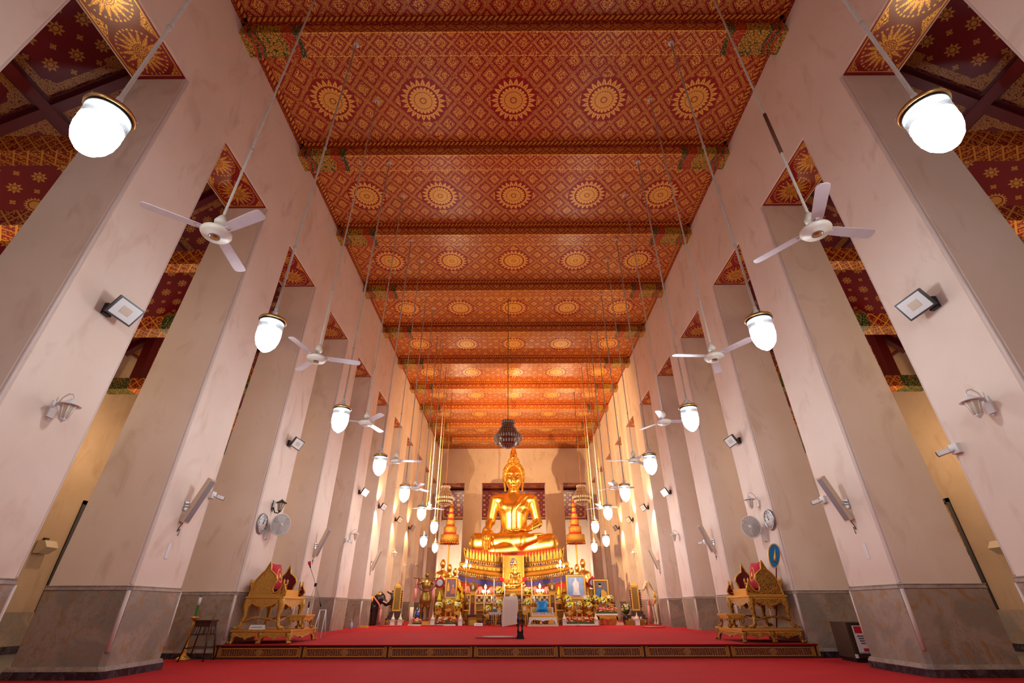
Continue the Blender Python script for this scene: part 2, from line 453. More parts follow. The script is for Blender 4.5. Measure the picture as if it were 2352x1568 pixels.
M_sign=plain('white_card',(0.75,0.72,0.72),0.6,var=0.03)
M_ink=plain('printed_ink',(0.10,0.10,0.16),0.6)
M_green=plain('leaf_green',(0.03,0.10,0.015),0.6,var=0.4,scale=40)
M_fy=plain('yellow_petal',(0.70,0.56,0.02),0.7,var=0.25,scale=50)
M_fw=plain('cream_petal',(0.78,0.70,0.50),0.7,var=0.1,scale=50)
M_fr=plain('red_petal',(0.62,0.03,0.02),0.6,var=0.3,scale=50)
M_fp=plain('pink_petal',(0.75,0.25,0.22),0.6,var=0.2,scale=50)
M_fo=plain('orange_petal',(0.80,0.28,0.02),0.6,var=0.2,scale=50)
M_navy=plain('navy_cloth',(0.05,0.035,0.24),0.6,var=0.4,scale=50)
M_redband=plain('red_banner',(0.42,0.015,0.01),0.7,var=0.2)
M_horse=plain('white_lacquer_horse',(0.68,0.55,0.38),0.35,var=0.1)
M_eleph=plain('dark_lacquer_elephant',(0.030,0.012,0.012),0.22,var=0.3)
M_glassfan=Mat('clear_plastic',(0.75,0.62,0.6),0.15,Transmission_Weight=0.75,Alpha=0.35).m
M_greenglass=Mat('green_glass',(0.01,0.35,0.05),0.1,Transmission_Weight=0.3).m
M_crystal=Mat('crystal',(0.40,0.33,0.34),0.1,spec=0.8).m
M_crystaldk=goldmat('crystal_chain',(0.35,0.22,0.10),0.25,0.8,24,(0.06,0.03,0.02),0.8)
def mk():
    q=Mat('mirror_mosaic',(0.35,0.36,0.50),0.2,0.5); q.obj(); c=q.voro(34,'F1',out='Color'); sp=q.nt.nodes.new('ShaderNodeSeparateColor'); q.nt.links.new(c.k,sp.inputs[0]); a,b_=X(q.nt,sp.outputs[0]),X(q.nt,sp.outputs[1])
    k=q.mix(a.gt(0.5),(0.05,0.06,0.28),(0.62,0.64,0.75)); k=q.mix(b_.gt(0.62),k,(0.35,0.16,0.03)); k=q.mix(b_.lt(0.18),k,(0.02,0.02,0.04)); q.color(k); return q.m
M_mirror=mk()
M_dkblue=plain('dark_window_paint',(0.012,0.008,0.006),0.4)
M_candle=emit('candle_flame',(1.0,0.62,0.25),9)
M_bulb=emit('warm_bulb',(1.0,0.78,0.5),22)
M_globe=emit('lamp_globe_glow',(0.85,0.93,1.0),LAMP)
M_floodlit=emit('lit_floodlight_lens',(1.0,0.68,0.35),40)
M_clear=Mat('lamp_clear_glass',(0.9,0.88,0.85),0.05,Transmission_Weight=0.9,Alpha=0.55).m
M_dialg=plain('dial_white',(0.66,0.62,0.58),0.4,var=0.06)
# ---------------- structure ----------------
Y0=0.825754*S; ST=0.528992*S; TK=0.2259*S; XT=0.17*S     # pillar rhythm
ZO=1.40901*S+CZ; ZB=1.81664*S+CZ; ZC=1.885*S+CZ; YW=6.14*S; YF=-7.0
XO=1.93*S; XA=S+XT; ZS=0.22; YS=1.868*S
YB=0.898083*S; BD=0.0865*S
def struct(mb,name,mats,loc=None): return tag(mb.build(name,mats,None,loc),kind='structure')
# floor, carpet, stage
struct(MB().box(-XO,XO,YF,YW+5.2,-0.3,-0.012),'floor',M_tile)
o=tag(MB().box(-1.26*S,1.26*S,YF,YS,-0.012,0.0).build('carpet',M_carpet),'plain red carpet covering the lower floor before the step','carpet')
b=MB(); b.box(-S+0.0,S,YS+0.07,YW,-0.012,ZS-0.014); stage=b.build('stage',M_brown); tag(stage,'raised wooden platform with a carved gilt front under red carpet','platform')
XS=1.012*S
b=MB(); b.box(-XS,XS,YS,YS+0.07,0,ZS-0.03); b.box(-XS,XS,YS-0.015,YS,0,0.022); b.build('riser',M_brown,stage)
b=MB(); b.box(-XS-0.01,XS+0.01,YS-0.03,YS+0.07,ZS-0.03,ZS-0.012); b.build('nosing',M_brown,stage)
def mk():
    q=Mat('carved_riser_panel',(0.07,0.016,0.006),0.45); x,y,z=q.obj()
    ax=((x/0.55).frac()-0.5)*0.55; r=(ax*ax+z*z).sqrt(); th=z.atan2(ax)
    sp=((r*24+th*0.32).frac()-0.5).abs().lt(0.13)
    f=q.voro(60,'DISTANCE_TO_EDGE').gt(0.09); g=sp.max(q.noise(75,2).gt(0.58))*f
    d=(x.abs()+z.abs()*1.1).lt(0.085)*f
    return gilt('carved_riser_panel',g.max(d),q,(0.09,0.014,0.006),(0.52,0.27,0.07),0.45)
M_riser=mk()
xs=[-XS+0.03+(2*XS-0.06)*k/7 for k in range(8)]
for k in range(7):
    x0,x1=xs[k]+0.09,xs[k+1]-0.09; c=(x0+x1)/2
    b=MB(); b.box(x0-c,x1-c,-0.012,0.001,-0.055,0.055); p=b.build('carved_panel',M_riser,stage,(c,YS,0.10))
    b=MB(); h=0.064
    for z in (-h,h): b.box(x0-c-0.01,x1-c+0.01,-0.016,0,z-0.006,z+0.006)
    for x in (x0-c-0.01,x1-c+0.01): b.box(x-0.006,x+0.006,-0.016,0,-h,h)
    b.build('gilt_frame',M_goldplain,p)
for k in range(8):
    b=MB()
    for dx in (-0.055,-0.03,0.03,0.055): b.box(dx-0.006,dx+0.006,-0.014,0,0.025,0.185)
    b.build('gilt_fillet',M_goldplain,stage,(xs[k],YS,0))
# stage carpet in strips with a visible seam
b=MB(); b.box(-XS-0.02,XS+0.02,YS-0.05,YS+0.05,ZS-0.0125,ZS); b.box(-S+0.004,S-0.004,YS+0.05,14.74,ZS-0.0125,ZS)
tag(b.build('carpet',M_carpet),'red carpet strip along the front edge of the platform','carpet',kind=None)
tag(MB().box(-S+0.004,S-0.004,14.752,YW-0.01,ZS-0.0125,ZS).build('carpet',M_carpet),'red carpet strip running back to the altar behind the seam','carpet')
b=MB()
for sx in (-1,1):
    for k in range(2,9):
        y0=Y0+k*ST+TK+0.09; b=MB(); b.box(min(sx*(S+0.001),sx*(XA+0.2)),max(sx*(S+0.001),sx*(XA+0.2)),y0,y0+ST-TK-0.18,0,ZS-0.002)
        b.build('bay_step',M_carpet,stage)
# pillars
def pillar_fn():
    t=empty('pillar',None,'pillar'); c=0.055
    def poly(e,ch): # footprint centred in y, face at x=0 (towards +x), body to -XT
        x0,x1,y0,y1=-XT-e-(0.047*S if e>0 else 0),e,-TK/2-e,TK/2+e-(0.06 if e>0 else 0)
        return [(x0,y0),(x1-ch,y0),(x1,y0+ch),(x1,y1-ch),(x1-ch,y1),(x0,y1)]
    ZD=1.095
    b=MB(); n0=len(b.v); b.prism(poly(0,c),ZD,ZO)      # the aisle side leans out towards the floor
    b.v=[(x-(0.045*S if (z<ZD+0.01 and x<-XT+0.01) else 0),y-(0.06 if (z<ZD+0.01 and y>0) else 0),z) for x,y,z in b.v]; b.build('shaft',M_wall,t)
    b=MB()
    for y,d in ((-TK/2+c/2,0),(TK/2-c/2,0.06)): b.tube([(-c/2-0.004,y-d,ZD+0.02),(-c/2-0.004,y,ZO-0.03)],0.022,6,False)
    b.build('corner_bead',M_edge,t)
    MB().prism(poly(0.012,c),0.14,ZD-0.055).build('marble_dado',M_marble,t)
    b=MB(); b.prism(poly(0.022,c),ZD-0.055,ZD-0.045); b.prism(poly(0.015,c),ZD-0.045,ZD-0.008); b.prism(poly(0.024,c),ZD-0.008,ZD+0.002); b.build('dado_trim',M_trim,t)
    b=MB()
    for y in (-TK/2+c/2-0.015,TK/2-c/2+0.015-0.06): b.tube([(-c/2+0.014,y,0.30),(-c/2+0.014,y,ZD-0.06)],0.026,6)
    b.build('dado_bead',M_edge,t)
    b=MB(); b.prism(poly(0.04,c),0.115,0.14); b.prism(poly(0.052,c),0.09,0.115); b.build('base_moulding',M_trim,t)
    MB().prism(poly(0.06,c),0.0,0.09).build('plinth',M_black,t)
    return t
pill=Once(pillar_fn); ORD=['second','third','fourth','fifth','sixth','seventh','eighth','ninth','tenth','eleventh']
PL={}
for sx,side in ((-1,'left'),(1,'right')):
    for k in range(-1,10):
        y=Y0+k*ST+TK/2
        if k<0: lab='nearest pillar at the %s edge of the picture, cut off by the frame'%side
        elif k==0: lab='pillar with the highest floodlight, second from the front on the %s'%side
        elif k==1: lab='first %s pillar whose veined marble base stands whole on the carpet'%side
        elif k==2: lab='%s pillar carrying the wall clock and wall fan'%side
        elif k==3: lab='pillar with a tilted column speaker, right behind the clock pillar on the %s'%side
        elif k==9: lab='%s pillar farthest back, next to the end wall'%side
        else: lab='%s pink pillar from the front in the %s row'%(ORD[k],side)
        PL[sx,k]=pill((sx*S,y,0),0 if sx<0 else PI,lab,'pillars of the nave')
# walls over the pillars, corner and end wall
for sx,side in ((-1,'left'),(1,'right')):
    xa,xb=sorted((sx*S,sx*XA)); b=MB(); b.box(xa,xb,YF,YW,ZO,ZC+0.3); b.box(xa,xb,YF,Y0-2*ST+TK,0,ZO)
    struct(b,'wall_'+side,M_wall)
    xa,xb=sorted((sx*XO,sx*(XO+0.4))); 
    b=MB(); ztop=1.13*S+CZ; prev=YF
    wy=[Y0+k*ST+TK+(ST-TK)/2 for k in range(-1,11)]
    for q in wy:
        b.box(xa,xb,prev,q-0.6,0,ztop); b.box(xa,xb,q-0.6,q+0.6,0,0.75); b.box(xa,xb,q-0.6,q+0.6,3.05,ztop); prev=q+0.6
    b.box(xa,xb,prev,YW+5.2,0,ztop); struct(b,'wall_outer_'+side,M_aisle)
    xa,xb=sorted((sx*XO,sx*(XO-0.03)))
    struct(MB().box(xa,xb,YF,YW+5,0.1,0.75),'trim_outer_'+side,M_marble)
    xa,xb=sorted((sx*XO,sx*(XO-0.05)))
    struct(MB().box(xa,xb,YF,YW+5,-0.012,0.13),'baseboard_'+side,M_black)
    for i,q in enumerate(wy[:6]):
        xx=sx*(XO+0.05); b=MB(); b.box(min(xx,xx+sx*0.04),max(xx,xx+sx*0.04),q-0.6,q+0.6,0.75,3.05)
        wn=struct(b,'window_%d'%(i+1+(6 if sx>0 else 0)),M_dkblue)
        b=MB()
        for z0 in (0.8,1.95):
            for y0 in (q-0.56,q+0.04): b.box(min(xx-sx*0.02,xx),max(xx-sx*0.02,xx),y0,y0+0.52,z0,z0+1.05)
        b.build('shutter_panel',M_carved,wn)
        b=MB(); x2=sx*(XO-0.03)
        for y0 in (q-0.66,q+0.56): b.box(min(x2,xx),max(x2,xx),y0,y0+0.1,0.75,3.12)
        b.box(min(x2,xx),max(x2,xx),q-0.66,q+0.66,3.03,3.12); b.build('window_frame',M_dkblue,wn)
WX=[-0.94*S,-0.645*S,-0.419*S,0.404*S,0.636*S,0.941*S]
b=MB(); b.box(-XO,XO,YW,YW+0.935,ZO,ZC+0.3)
for x0,x1 in ((-XO,WX[0]),(WX[5],XO)): b.box(x0,x1,YW,YW+0.935,0,ZO)
struct(b,'wall_back',M_wall)
for i,(x0,x1) in enumerate(((WX[1],WX[2]),(WX[3],WX[4]))):
    tag(MB().box(x0,x1,YW,YW+0.935,0,ZO).build('pillar',M_wall),'plain end wall pillar just %s of the great seated statue'%(['left','right'][i]),'pillar')
struct(MB().box(-XO-0.4,XO+0.4,YW+5.2,YW+5.6,-0.3,8.2),'wall_rear',M_wall)
struct(MB().box(-XO-0.4,XO+0.4,YF-0.3,YF,-0.3,ZC+0.3),'wall_front',M_wall)
# nave ceiling
b=MB(); b.box(-S,S,YF,YW,ZC+0.05,ZC+0.3); ceil=struct(b,'ceiling',M_darkred)
ND=['nearest','second','third','fourth','fifth','sixth','seventh','eighth','ninth','tenth']
for k in range(-2,11):
    ya=YB+(k-1)*ST+BD; yb=YB+k*ST
    if k==10: yb=YW
    b=MB(); h=(yb-ya)/2; b.box(-S,S,-h,h,-0.0,0.05); b.build('ceiling_panel',M_lattice,ceil,(0,(ya+yb)/2,ZC))
    b=MB(); # stepped cornice around the coffer
    def frame(x,hh,z0,z1,w_):
        b.box(-x,x,-hh,-hh+w_,z0,z1); b.box(-x,x,hh-w_,hh,z0,z1); b.box(-x,-x+w_,-hh,hh,z0,z1); b.box(x-w_,x,-hh,hh,z0,z1)
    b.m=0; frame(S,h,-0.115,0,0.05); 
    b.m=1; frame(S-0.05,h-0.05,-0.055,0,0.07)
    b.build('cornice',[M_band,M_teeth],ceil,(0,(ya+yb)/2,ZC-0.001))
for k in range(-1,10):
    y=YB+k*ST+BD/2; zc=(ZB+ZC)/2; hh=(ZC-ZB)/2+0.02
    lab='painted red and gold ceiling beam, %s from the camera'%(ND[k]) if k>=0 else 'painted ceiling beam at the very top edge of the picture'
    if k==9: lab='painted red and gold ceiling beam closest to the end wall'
    t=empty('ceiling_beam',lab,'beam',(0,y,ZB),0,'painted ceiling beams')
    MB().box(-S+1.2,S-1.2,-BD/2,BD/2,0,ZC-ZB).build('painted_span',M_beam,t)
    for sx in (-1,1):
        b=MB(); b.box(min(0,-sx*1.2),max(0,-sx*1.2),-BD/2-0.004,BD/2+0.004,-0.004,ZC-ZB); b.build('beam_end',M_cap,t,(sx*S,0,0))
# gilded soffits between the pillars
M_lip=M_edge
for sx in (-1,1):
    for k in range(-1,10):
        y=Y0+k*ST+TK+(ST-TK)/2; L=(ST-TK)
        if k==9: L=YW-(Y0+9*ST+TK); y=Y0+9*ST+TK+L/2
        p=tag(MB().box(-XT/2+0.035,XT/2-0.035,-L/2,L/2,-0.012,0.0).build('trim_%d'%(k+2+(20 if sx>0 else 0)),M_soffit,None,(sx*(S+XT/2),y,ZO)),kind='structure')
for i,(x0,x1) in enumerate(((WX[0],WX[1]),(WX[2],WX[3]),(WX[4],WX[5]))):
    h=(x1-x0)/2; tag(MB().box(-h,h,-0.43,0.43,-0.012,0).build('trim_%d'%(50+i),M_soffit,None,((x0+x1)/2,YW+0.4675,ZO)),kind='structure')
# aisle roofs: steep lean-to with starred panels, rafters, purlin, tie beams
XI=XA; ZR0=1.10*S+CZ; SL=0.90; RUN=XO-XI; ZR1=ZR0+RUN*SL
ang=math.atan(SL); LEN=RUN/math.cos(ang)
M_star=star_pat('starred_panel',(ST-0.26)/2,LEN/4-0.10)
def leanto(name,n,base,rz,length,label):
    """local x along the eaves, y up the slope from the outer wall"""
    root=tag(MB().box(0,length,0,LEN,0.06,0.12).build(name,M_darkred),kind='structure')
    M=Matrix.Rotation(rz,4,'Z')@Matrix.Rotation(ang,4,'X'); M.translation=base; root.matrix_world=M
    hx=(ST-0.26)/2
    for i in range(n):
        xc=ST*(i+0.5)
        for j in range(2):
            yc=LEN*(0.25+0.5*j); hy=LEN/4-0.10
            MB().box(-hx,hx,-hy,hy,-0.01,0.05).build('starred_panel',M_star,root,(xc,yc,0))
            b=MB()
            for s_ in (-1,1): b.box(-hx-0.05,hx+0.05,s_*(hy+0.02)-0.03,s_*(hy+0.02)+0.03,-0.05,0.05); b.box(s_*(hx+0.02)-0.03,s_*(hx+0.02)+0.03,-hy,hy,-0.05,0.05)
            b.build('panel_moulding',M_rafter,root,(xc,yc,0))
        MB().box(-0.08,0.08,0,LEN,-0.16,0.06).build('rafter',M_darkred,root,(ST*i,0,0))
    b=MB(); b.box(0,length,LEN*0.5-0.09,LEN*0.5+0.09,-0.24,0.06); b.build('purlin',M_darkred,root)
    b=MB(); b.box(0,length,LEN*0.5-0.14,LEN*0.5+0.14,-0.07,0.02); b.build('purlin_moulding',M_rafter,root)
    return root
yb0=Y0-1*ST+TK/2
leanto('ceiling_aisle_left',13,Vector((-XO,yb0+13*ST,ZR0)),-PI/2,13*ST,'')
leanto('ceiling_aisle_right',13,Vector((XO,yb0,ZR0)),PI/2,13*ST,'')
leanto('ceiling_rear',8,Vector((4*ST,YW+0.935+RUN,ZR0)),PI,8*ST,'')
for k in range(0,10):
    for sx,side in ((-1,'left'),(1,'right')):
        y=Y0+k*ST+TK/2; cx=sx*(XI+XO)/2; L=RUN
        t=empty('tie_beam','painted tie beam with wooden post in the %s aisle behind the %s'%(side,['pillar with the highest floodlight','first whole marble based pillar','clock pillar'][k]) if k<3 else 'painted tie beam in the %s aisle, hidden behind the %s pillar'%(side,ORD[min(k,9)]),'beam',(cx,y,0.885*S+CZ),0,'aisle tie beams')
        MB().box(-L/2,L/2,-0.17,0.17,0,0.30).build('lower_beam',M_tie,t)
        b=MB()
        for s_ in (-1,1): b.box(s_*(L/2-0.35)-0.35,s_*(L/2-0.35)+0.35,-0.175,0.175,-0.005,0.305)
        b.build('beam_end',M_cap,t)
        b=MB(); b.box(-L/2+(0.9 if sx<0 else 0), L/2-(0.9 if sx>0 else 0),-0.15,0.15,1.68,2.05); b.build('upper_beam',M_tie,t)
        b=MB(); x=sx*1.37; b.box(x-0.12,x+0.12,-0.12,0.12,0.3,1.85); b.build('post',M_maroon,t)
# ---------------- hanging lamps and fans ----------------
XL=0.585*S
def lamp_fn():
    t=empty('pendant_lamp',None,'lamp')      # origin at the metal ring, globe below
    b=MB(); b.lathe([(0.0,0.20),(0.022,0.195),(0.022,0.15),(0.034,0.14),(0.034,0.12),(0.02,0.10),(0.05,0.055),(0.055,0.03),(0.02,0.02)],14); b.build('socket_cap',M_white,t)
    b=MB(); b.lathe([(0.150,-0.012),(0.168,-0.014),(0.172,0.0),(0.168,0.016),(0.150,0.014),(0.150,-0.012)],28); b.build('ring',M_brass,t)
    b=MB(); b.lathe([(0.148,-0.02),(0.158,-0.03),(0.152,-0.04),(0.146,-0.03)],28); b.build('ring_gasket',M_dark,t)
    b=MB()
    for k in range(3):
        a=2*PI*k/3+0.5; b.tube([(0.02*math.cos(a),0.02*math.sin(a),0.15),(0.11*math.cos(a),0.11*math.sin(a),0.05),(0.17*math.cos(a),0.17*math.sin(a),0.005),(0.178*math.cos(a),0.178*math.sin(a),0.012)],0.004,5)
    b.build('hanging_wire',M_metal,t)
    b=MB(); b.lathe([(0.148,-0.015),(0.148,-0.10),(0.147,-0.165)],28); b.build('clear_collar',M_clear,t)
    b=MB(); b.lathe([(0.03,-0.13),(0.105,-0.14),(0.143,-0.165),(0.146,-0.23),(0.137,-0.30),(0.115,-0.365),(0.075,-0.42),(0.03,-0.455),(0.0,-0.47)],28); b.build('glass_globe',M_globe,t)
    b=MB(); b.lathe([(0.03,0.02),(0.05,0.0),(0.05,-0.03),(0.03,-0.05),(0.028,-0.11)],14); b.build('bulb_holder',M_white,t)
    return t
lampo=Once(lamp_fn)
def rod_for(t,ztop,z0,mat=M_rod,r=0.016,rust=False):
    b=MB(); b.tube([(0,0,z0),(0,0,ztop)],r,8)
    for q in np.arange(z0+1.1,ztop-0.5,2.2): b.lathe([(r,-0.03),(r*1.6,-0.02),(r*1.6,0.02),(r,0.03)],8,(0,0,q))
    b.build('rod',mat,t)
    if ztop>2: MB().lathe([(0.0,-0.03),(0.05,-0.028),(0.065,0.0)],14,(0,0,ztop)).build('ceiling_rose',M_white,t)
LW=['nearest','second','third','fourth','fifth','sixth','seventh','eighth']
lampz=[(0.400,0.618),(0.941,0.600),(1.48,0.586),(2.01,0.575),(2.54,0.566),(3.07,0.557),(3.60,0.55)]
for sx,side in ((-1,'left'),(1,'right')):
    for k,(y,z) in enumerate(lampz):
        Yp=(YB+BD/2)+(k-1)*ST; zz=z*S+CZ
        t=lampo((sx*XL,Yp,zz),0.3*k,'glowing pendant lamp on a long rod, %s in the %s row'%(LW[k],side) if k else 'largest glowing pendant lamp, on a long rod in the upper %s corner'%side,'pendant lamps in two rows')
        rod_for(t,ZB-zz,0.18)
    for k,(y,z) in enumerate([(3.21,0.404),(3.70,0.417)]):
        Yp=y*S; zz=z*S+CZ
        t=lampo((sx*XL*(1.0),Yp,zz),0,'small pendant lamp hanging lower by the altar on the %s, %s of two'%(side,['nearer','farther'][k]),'low pendant lamps by the altar',0.8)
        rod_for(t,(ZC-zz)/0.8,0.18,M_goldplain,0.012)
    Yp=(YB+BD/2)-2*ST
    t=lampo((sx*XL,Yp,0.62*S+CZ),0,'glowing pendant lamp behind the camera on the %s'%side,'pendant lamps in two rows'); rod_for(t,ZB-0.62*S-CZ,0.18)
def fan_parts(t,rot,center_brown=True):
    b=MB(); b.lathe([(0.0,0.10),(0.03,0.10),(0.05,0.07),(0.10,0.045),(0.150,0.015),(0.155,-0.01),(0.13,-0.045),(0.06,-0.055)],28); b.build('motor_housing',M_offwhite,t)
    b=MB(); b.lathe([(0.062,-0.052),(0.055,-0.06),(0.045,-0.058)],20); b.build('trim_ring',M_metal,t)
    b=MB(); b.lathe([(0.05,-0.055),(0.03,-0.062),(0.0,-0.064)],20); b.build('hub_cap',M_brass if center_brown else M_offwhite,t)
    b=MB(); b.lathe([(0.018,0.10),(0.03,0.13),(0.055,0.12),(0.065,0.16),(0.03,0.24),(0.016,0.26)],16); b.build('canopy',M_offwhite,t)
    for k in range(3):
        a=rot+2*PI*k/3; ca,sa=math.cos(a),math.sin(a)
        prof=[(0.13,0.045),(0.22,0.055),(0.60,0.062),(0.655,0.058),(0.68,0.03)]
        vs=[]; 
        for zt in (0.008,0.0):
            for (r_,h) in prof:
                for s_ in (1,-1):
                    y=s_*h; zz=0.012-0.16*y+zt; vs.append((r_*ca-y*sa,r_*sa+y*ca,zz))
        n=len(prof); fs=[]
        for i in range(n-1):
            fs+= [(2*i,2*i+1,2*i+3,2*i+2),(2*n+2*i,2*n+2*i+2,2*n+2*i+3,2*n+2*i+1)]
            for s_ in (0,1):
                q=(2*i+s_,2*i+2+s_,2*n+2*i+2+s_,2*n+2*i+s_); fs.append(q if s_==0 else q[::-1])
        fs+=[(0,2*n,2*n+1,1),(2*n-2,2*n-1,4*n-1,4*n-2)]
        b=MB(); b.add(vs,fs,False); b.cbox((0.14*ca,0.14*sa,0.012),(0.10,0.035,0.02),a); b.build('blade',M_blade,t)
fanzs=[(0.69,0.636),(1.205,0.638),(1.731,0.631),(2.28,0.626),(2.80,0.612),(3.27,0.595)]
FL=['nearest','second','third','fourth','fifth','sixth']
rots={(-1,0):[1.69],(1,1):[1.10]}
for sx,side in ((-1,'left'),(1,'right')):
    for k,(y,z) in enumerate(fanzs):
        Yp=YB+BD/2+ST*(k-0.5); zz=z*S+CZ
        lab='white three-blade ceiling fan on a long rod, %s in the %s row'%(FL[k],side)
        if (sx,k)==(-1,0): lab='big white ceiling fan in front of the left pillars, blades fully seen'
        if (sx,k)==(1,1): lab='ceiling fan on the right with a shiny blade beside the second lamp'
        t=empty('ceiling_fan',lab,'fan',(sx*XL,Yp,zz),0,'ceiling fans in two rows')
        fan_parts(t,rots.get((sx,k),[R.random()*2.0])[0],k<2)
        rod_for(t,(ZC if 1 else ZB)-zz,0.25,M_rod,0.013)
        if (sx,k)==(1,0):
            MB().tube([(0,0,1.25),(0,0,2.0)],0.021,8).build('rusty_sleeve',M_rust,t)
# ---------------- fittings on the pillars (local x points out of the wall) ----------------
def wallpt(px,py,sx): return atx(px,py,sx*S)
def rzs(sx): return 0 if sx<0 else PI
def flood_fn(lit=False,dark=False):
    t=empty('floodlight',None,'floodlight')
    b=MB(); b.box(0,0.05,-0.05,0.05,-0.07,0.07); b.box(0.05,0.14,-0.012,0.012,-0.03,-0.005); b.build('bracket',M_dark,t)
    M=Matrix.Rotation(math.radians(28),3,'Y')@Matrix.Rotation(-0.38,3,'Z')
    b=MB(); b.cbox((0.21,0.02,0.0),(0.05,0.30,0.24),mat=M); h=b.build('housing',M_dark,t)
    b=MB(); b.cbox(Vector((0.21,0.02,0))+M@Vector((0.028,0,0)),(0.008,0.262,0.204),mat=M); b.build('lens',M_floodlit if lit else M_white,t)
    if not lit:
        b=MB(); b.cbox(Vector((0.21,0.02,0))+M@Vector((0.034,0,0)),(0.006,0.11,0.09),mat=M); b.build('chip',M_cream,t)
    b=MB()
    for k in range(6): b.cbox(Vector((0.21,0.02,0))+M@Vector((-0.035,-0.1+0.04*k,0)),(0.03,0.008,0.18),mat=M)
    b.build('cooling_fins',M_dark,t)
    return t
flood=Once(flood_fn); floodL=Once(lambda:flood_fn(True))
def lantern_fn(mat,up=False):
    t=empty('wall_lantern',None,'lantern'); sgn=-1 if up else 1
    b=MB(); b.box(0,0.02,-0.045,0.045,-0.10,0.10); b.lathe([(0.0,-0.14),(0.02,-0.11)],8,(0.01,0,0)); b.build('back_plate',mat,t)
    b=MB()
    if up: b.tube([(0.02,0,-0.05),(0.08,0,-0.16),(0.16,0,-0.17),(0.18,0,-0.13)],0.013,7)
    else: b.tube([(0.02,0,0.04),(0.05,0,0.15),(0.11,0,0.20),(0.17,0,0.19),(0.20,0,0.15),(0.19,0,0.12),(0.17,0,0.13)],0.009,7)
    b.build('scroll_arm',mat,t)
    c=(0.18,0,0.0)
    b=MB(); b.lathe([(0.035,-0.12),(0.075,0.03),(0.08,0.05)],8,c,False); b.build('glass_panes',M_cream,t)
    b=MB(); b.lathe([(0.0,0.135),(0.02,0.12),(0.06,0.085),(0.115,0.055),(0.12,0.045),(0.07,0.045)],16,c); b.build('hood',mat,t)
    b=MB(); b.lathe([(0.0,-0.165),(0.012,-0.15),(0.035,-0.13),(0.04,-0.115),(0.0,-0.11)],10,c)
    for k in range(8):
        a=2*PI*k/8; b.tube([(c[0]+0.037*math.cos(a),0.037*math.sin(a),-0.12),(c[0]+0.08*math.cos(a),0.08*math.sin(a),0.05)],0.006,5)
    b.build('cage',mat,t)
    return t
lantW=Once(lambda:lantern_fn(M_white)); lantB=Once(lambda:lantern_fn(M_dark,True))
def spk_fn():
    t=empty('column_speaker',None,'speaker')
    M=Matrix.Rotation(math.radians(20),3,'Y')@Matrix.Rotation(-0.25,3,'Z')
    c=Vector((0.20,0.03,0.12))
    b=MB(); b.cbox(c,(0.11,0.13,0.86),mat=M); b.build('case',M_cream,t)
    b=MB(); b.cbox(c+M@Vector((0.057,0,0)),(0.008,0.11,0.80),mat=M); b.build('grille',M_grey,t)
    b=MB(); b.box(0,0.02,-0.05,0.05,-0.07,0.09); b.box(0.02,0.14,-0.012,0.012,0.03,0.06); b.box(0.02,0.14,-0.04,-0.02,-0.02,0.0); b.build('bracket',M_metal,t)
    b=MB(); b.tube([(0.12,0,-0.14),(0.06,0.01,-0.20),(0.05,0.02,-0.30),(0.02,0.0,-0.38),(0.012,0,-0.45)],0.008,6); b.tube([(0.012,0,-0.45),(0.03,0.03,-0.40),(0.012,0.05,-0.52)],0.006,6); b.build('cable',M_dark,t)
    return t
spk=Once(spk_fn)
def cctv_fn():
    t=empty('security_camera',None,'camera')
    b=MB(); b.box(0,0.07,-0.075,0.075,-0.075,0.075); b.build('junction_box',M_white,t)
    b=MB(); b.tube([(0.07,0,-0.02),(0.10,0.02,-0.03),(0.12,0.05,-0.03)],0.014,8); b.build('arm',M_white,t)
    M=Matrix.Rotation(0.9,3,'Z')@Matrix.Rotation(0.2,3,'Y')
    b=MB(); b.cbox((0.16,0.10,-0.03),(0.17,0.07,0.07),mat=M); b.build('body',M_white,t)
    b=MB(); b.cbox(Vector((0.16,0.10,-0.03))+M@Vector((0.088,0,0)),(0.012,0.075,0.075),mat=M); b.tube([Vector((0.16,0.10,-0.03))+M@Vector((0.09,0,0)),Vector((0.16,0.10,-0.03))+M@Vector((0.1,0,0))],0.02,10); b.build('lens_hood',M_dark,t)
    return t
cctv=Once(cctv_fn)
SD={-1:'left',1:'right'}
def put(fn,px,py,sx,label,group=None,scale=1,dz=0): 
    p=wallpt(px,py,sx); o=fn((p.x,p.y,p.z+dz),rzs(sx),label,group,scale); o.scale=(scale,scale*(-1 if sx>0 else 1),scale); return o
put(flood,243,712,-1,'dark square floodlight high on the left pillar, above the white coach lamp','floodlights on the pillars',1.15)
put(flood,2148,697,1,'dark square floodlight high on the right pillar, above the white coach lamp','floodlights on the pillars',1.15)
put(flood,662,1018,-1,'dark floodlight on the left clock pillar, above the black lantern','floodlights on the pillars')
put(flood,1700,1012,1,'floodlight seen from behind on the right clock pillar, above the lantern','floodlights on the pillars')
put(floodL,824,1130,-1,'lit amber floodlight on the left row of pillars','lit floodlights facing the altar')
put(floodL,1541,1130,1,'lit amber floodlight on the right row of pillars','lit floodlights facing the altar')
for i,(a,b_) in enumerate((((869,1163),(1490,1165)),((907,1193),(1455,1193)),((938,1212),(1423,1212)))):
    for (px,py),sx in ((a,-1),(b_,1)): put(flood,px,py,sx,'small dark floodlight near the altar on the %s, %s of three going back'%(SD[sx],['first','second','third'][i]),'floodlights on the pillars')
put(lantW,120,940,-1,'white coach lamp low on the big left pillar in front','coach lamps')
put(lantW,2272,930,1,'white coach lamp low on the big right pillar in front','coach lamps')
put(lantB,627,1160,-1,'black coach lantern above the left wall clock','coach lamps')
put(lantW,1741,1152,1,'white coach lamp above the right wall clock','coach lamps')
put(lantW,805,1230,-1,'white coach lamp beside the small camera on the left, below the lit floodlight','coach lamps')
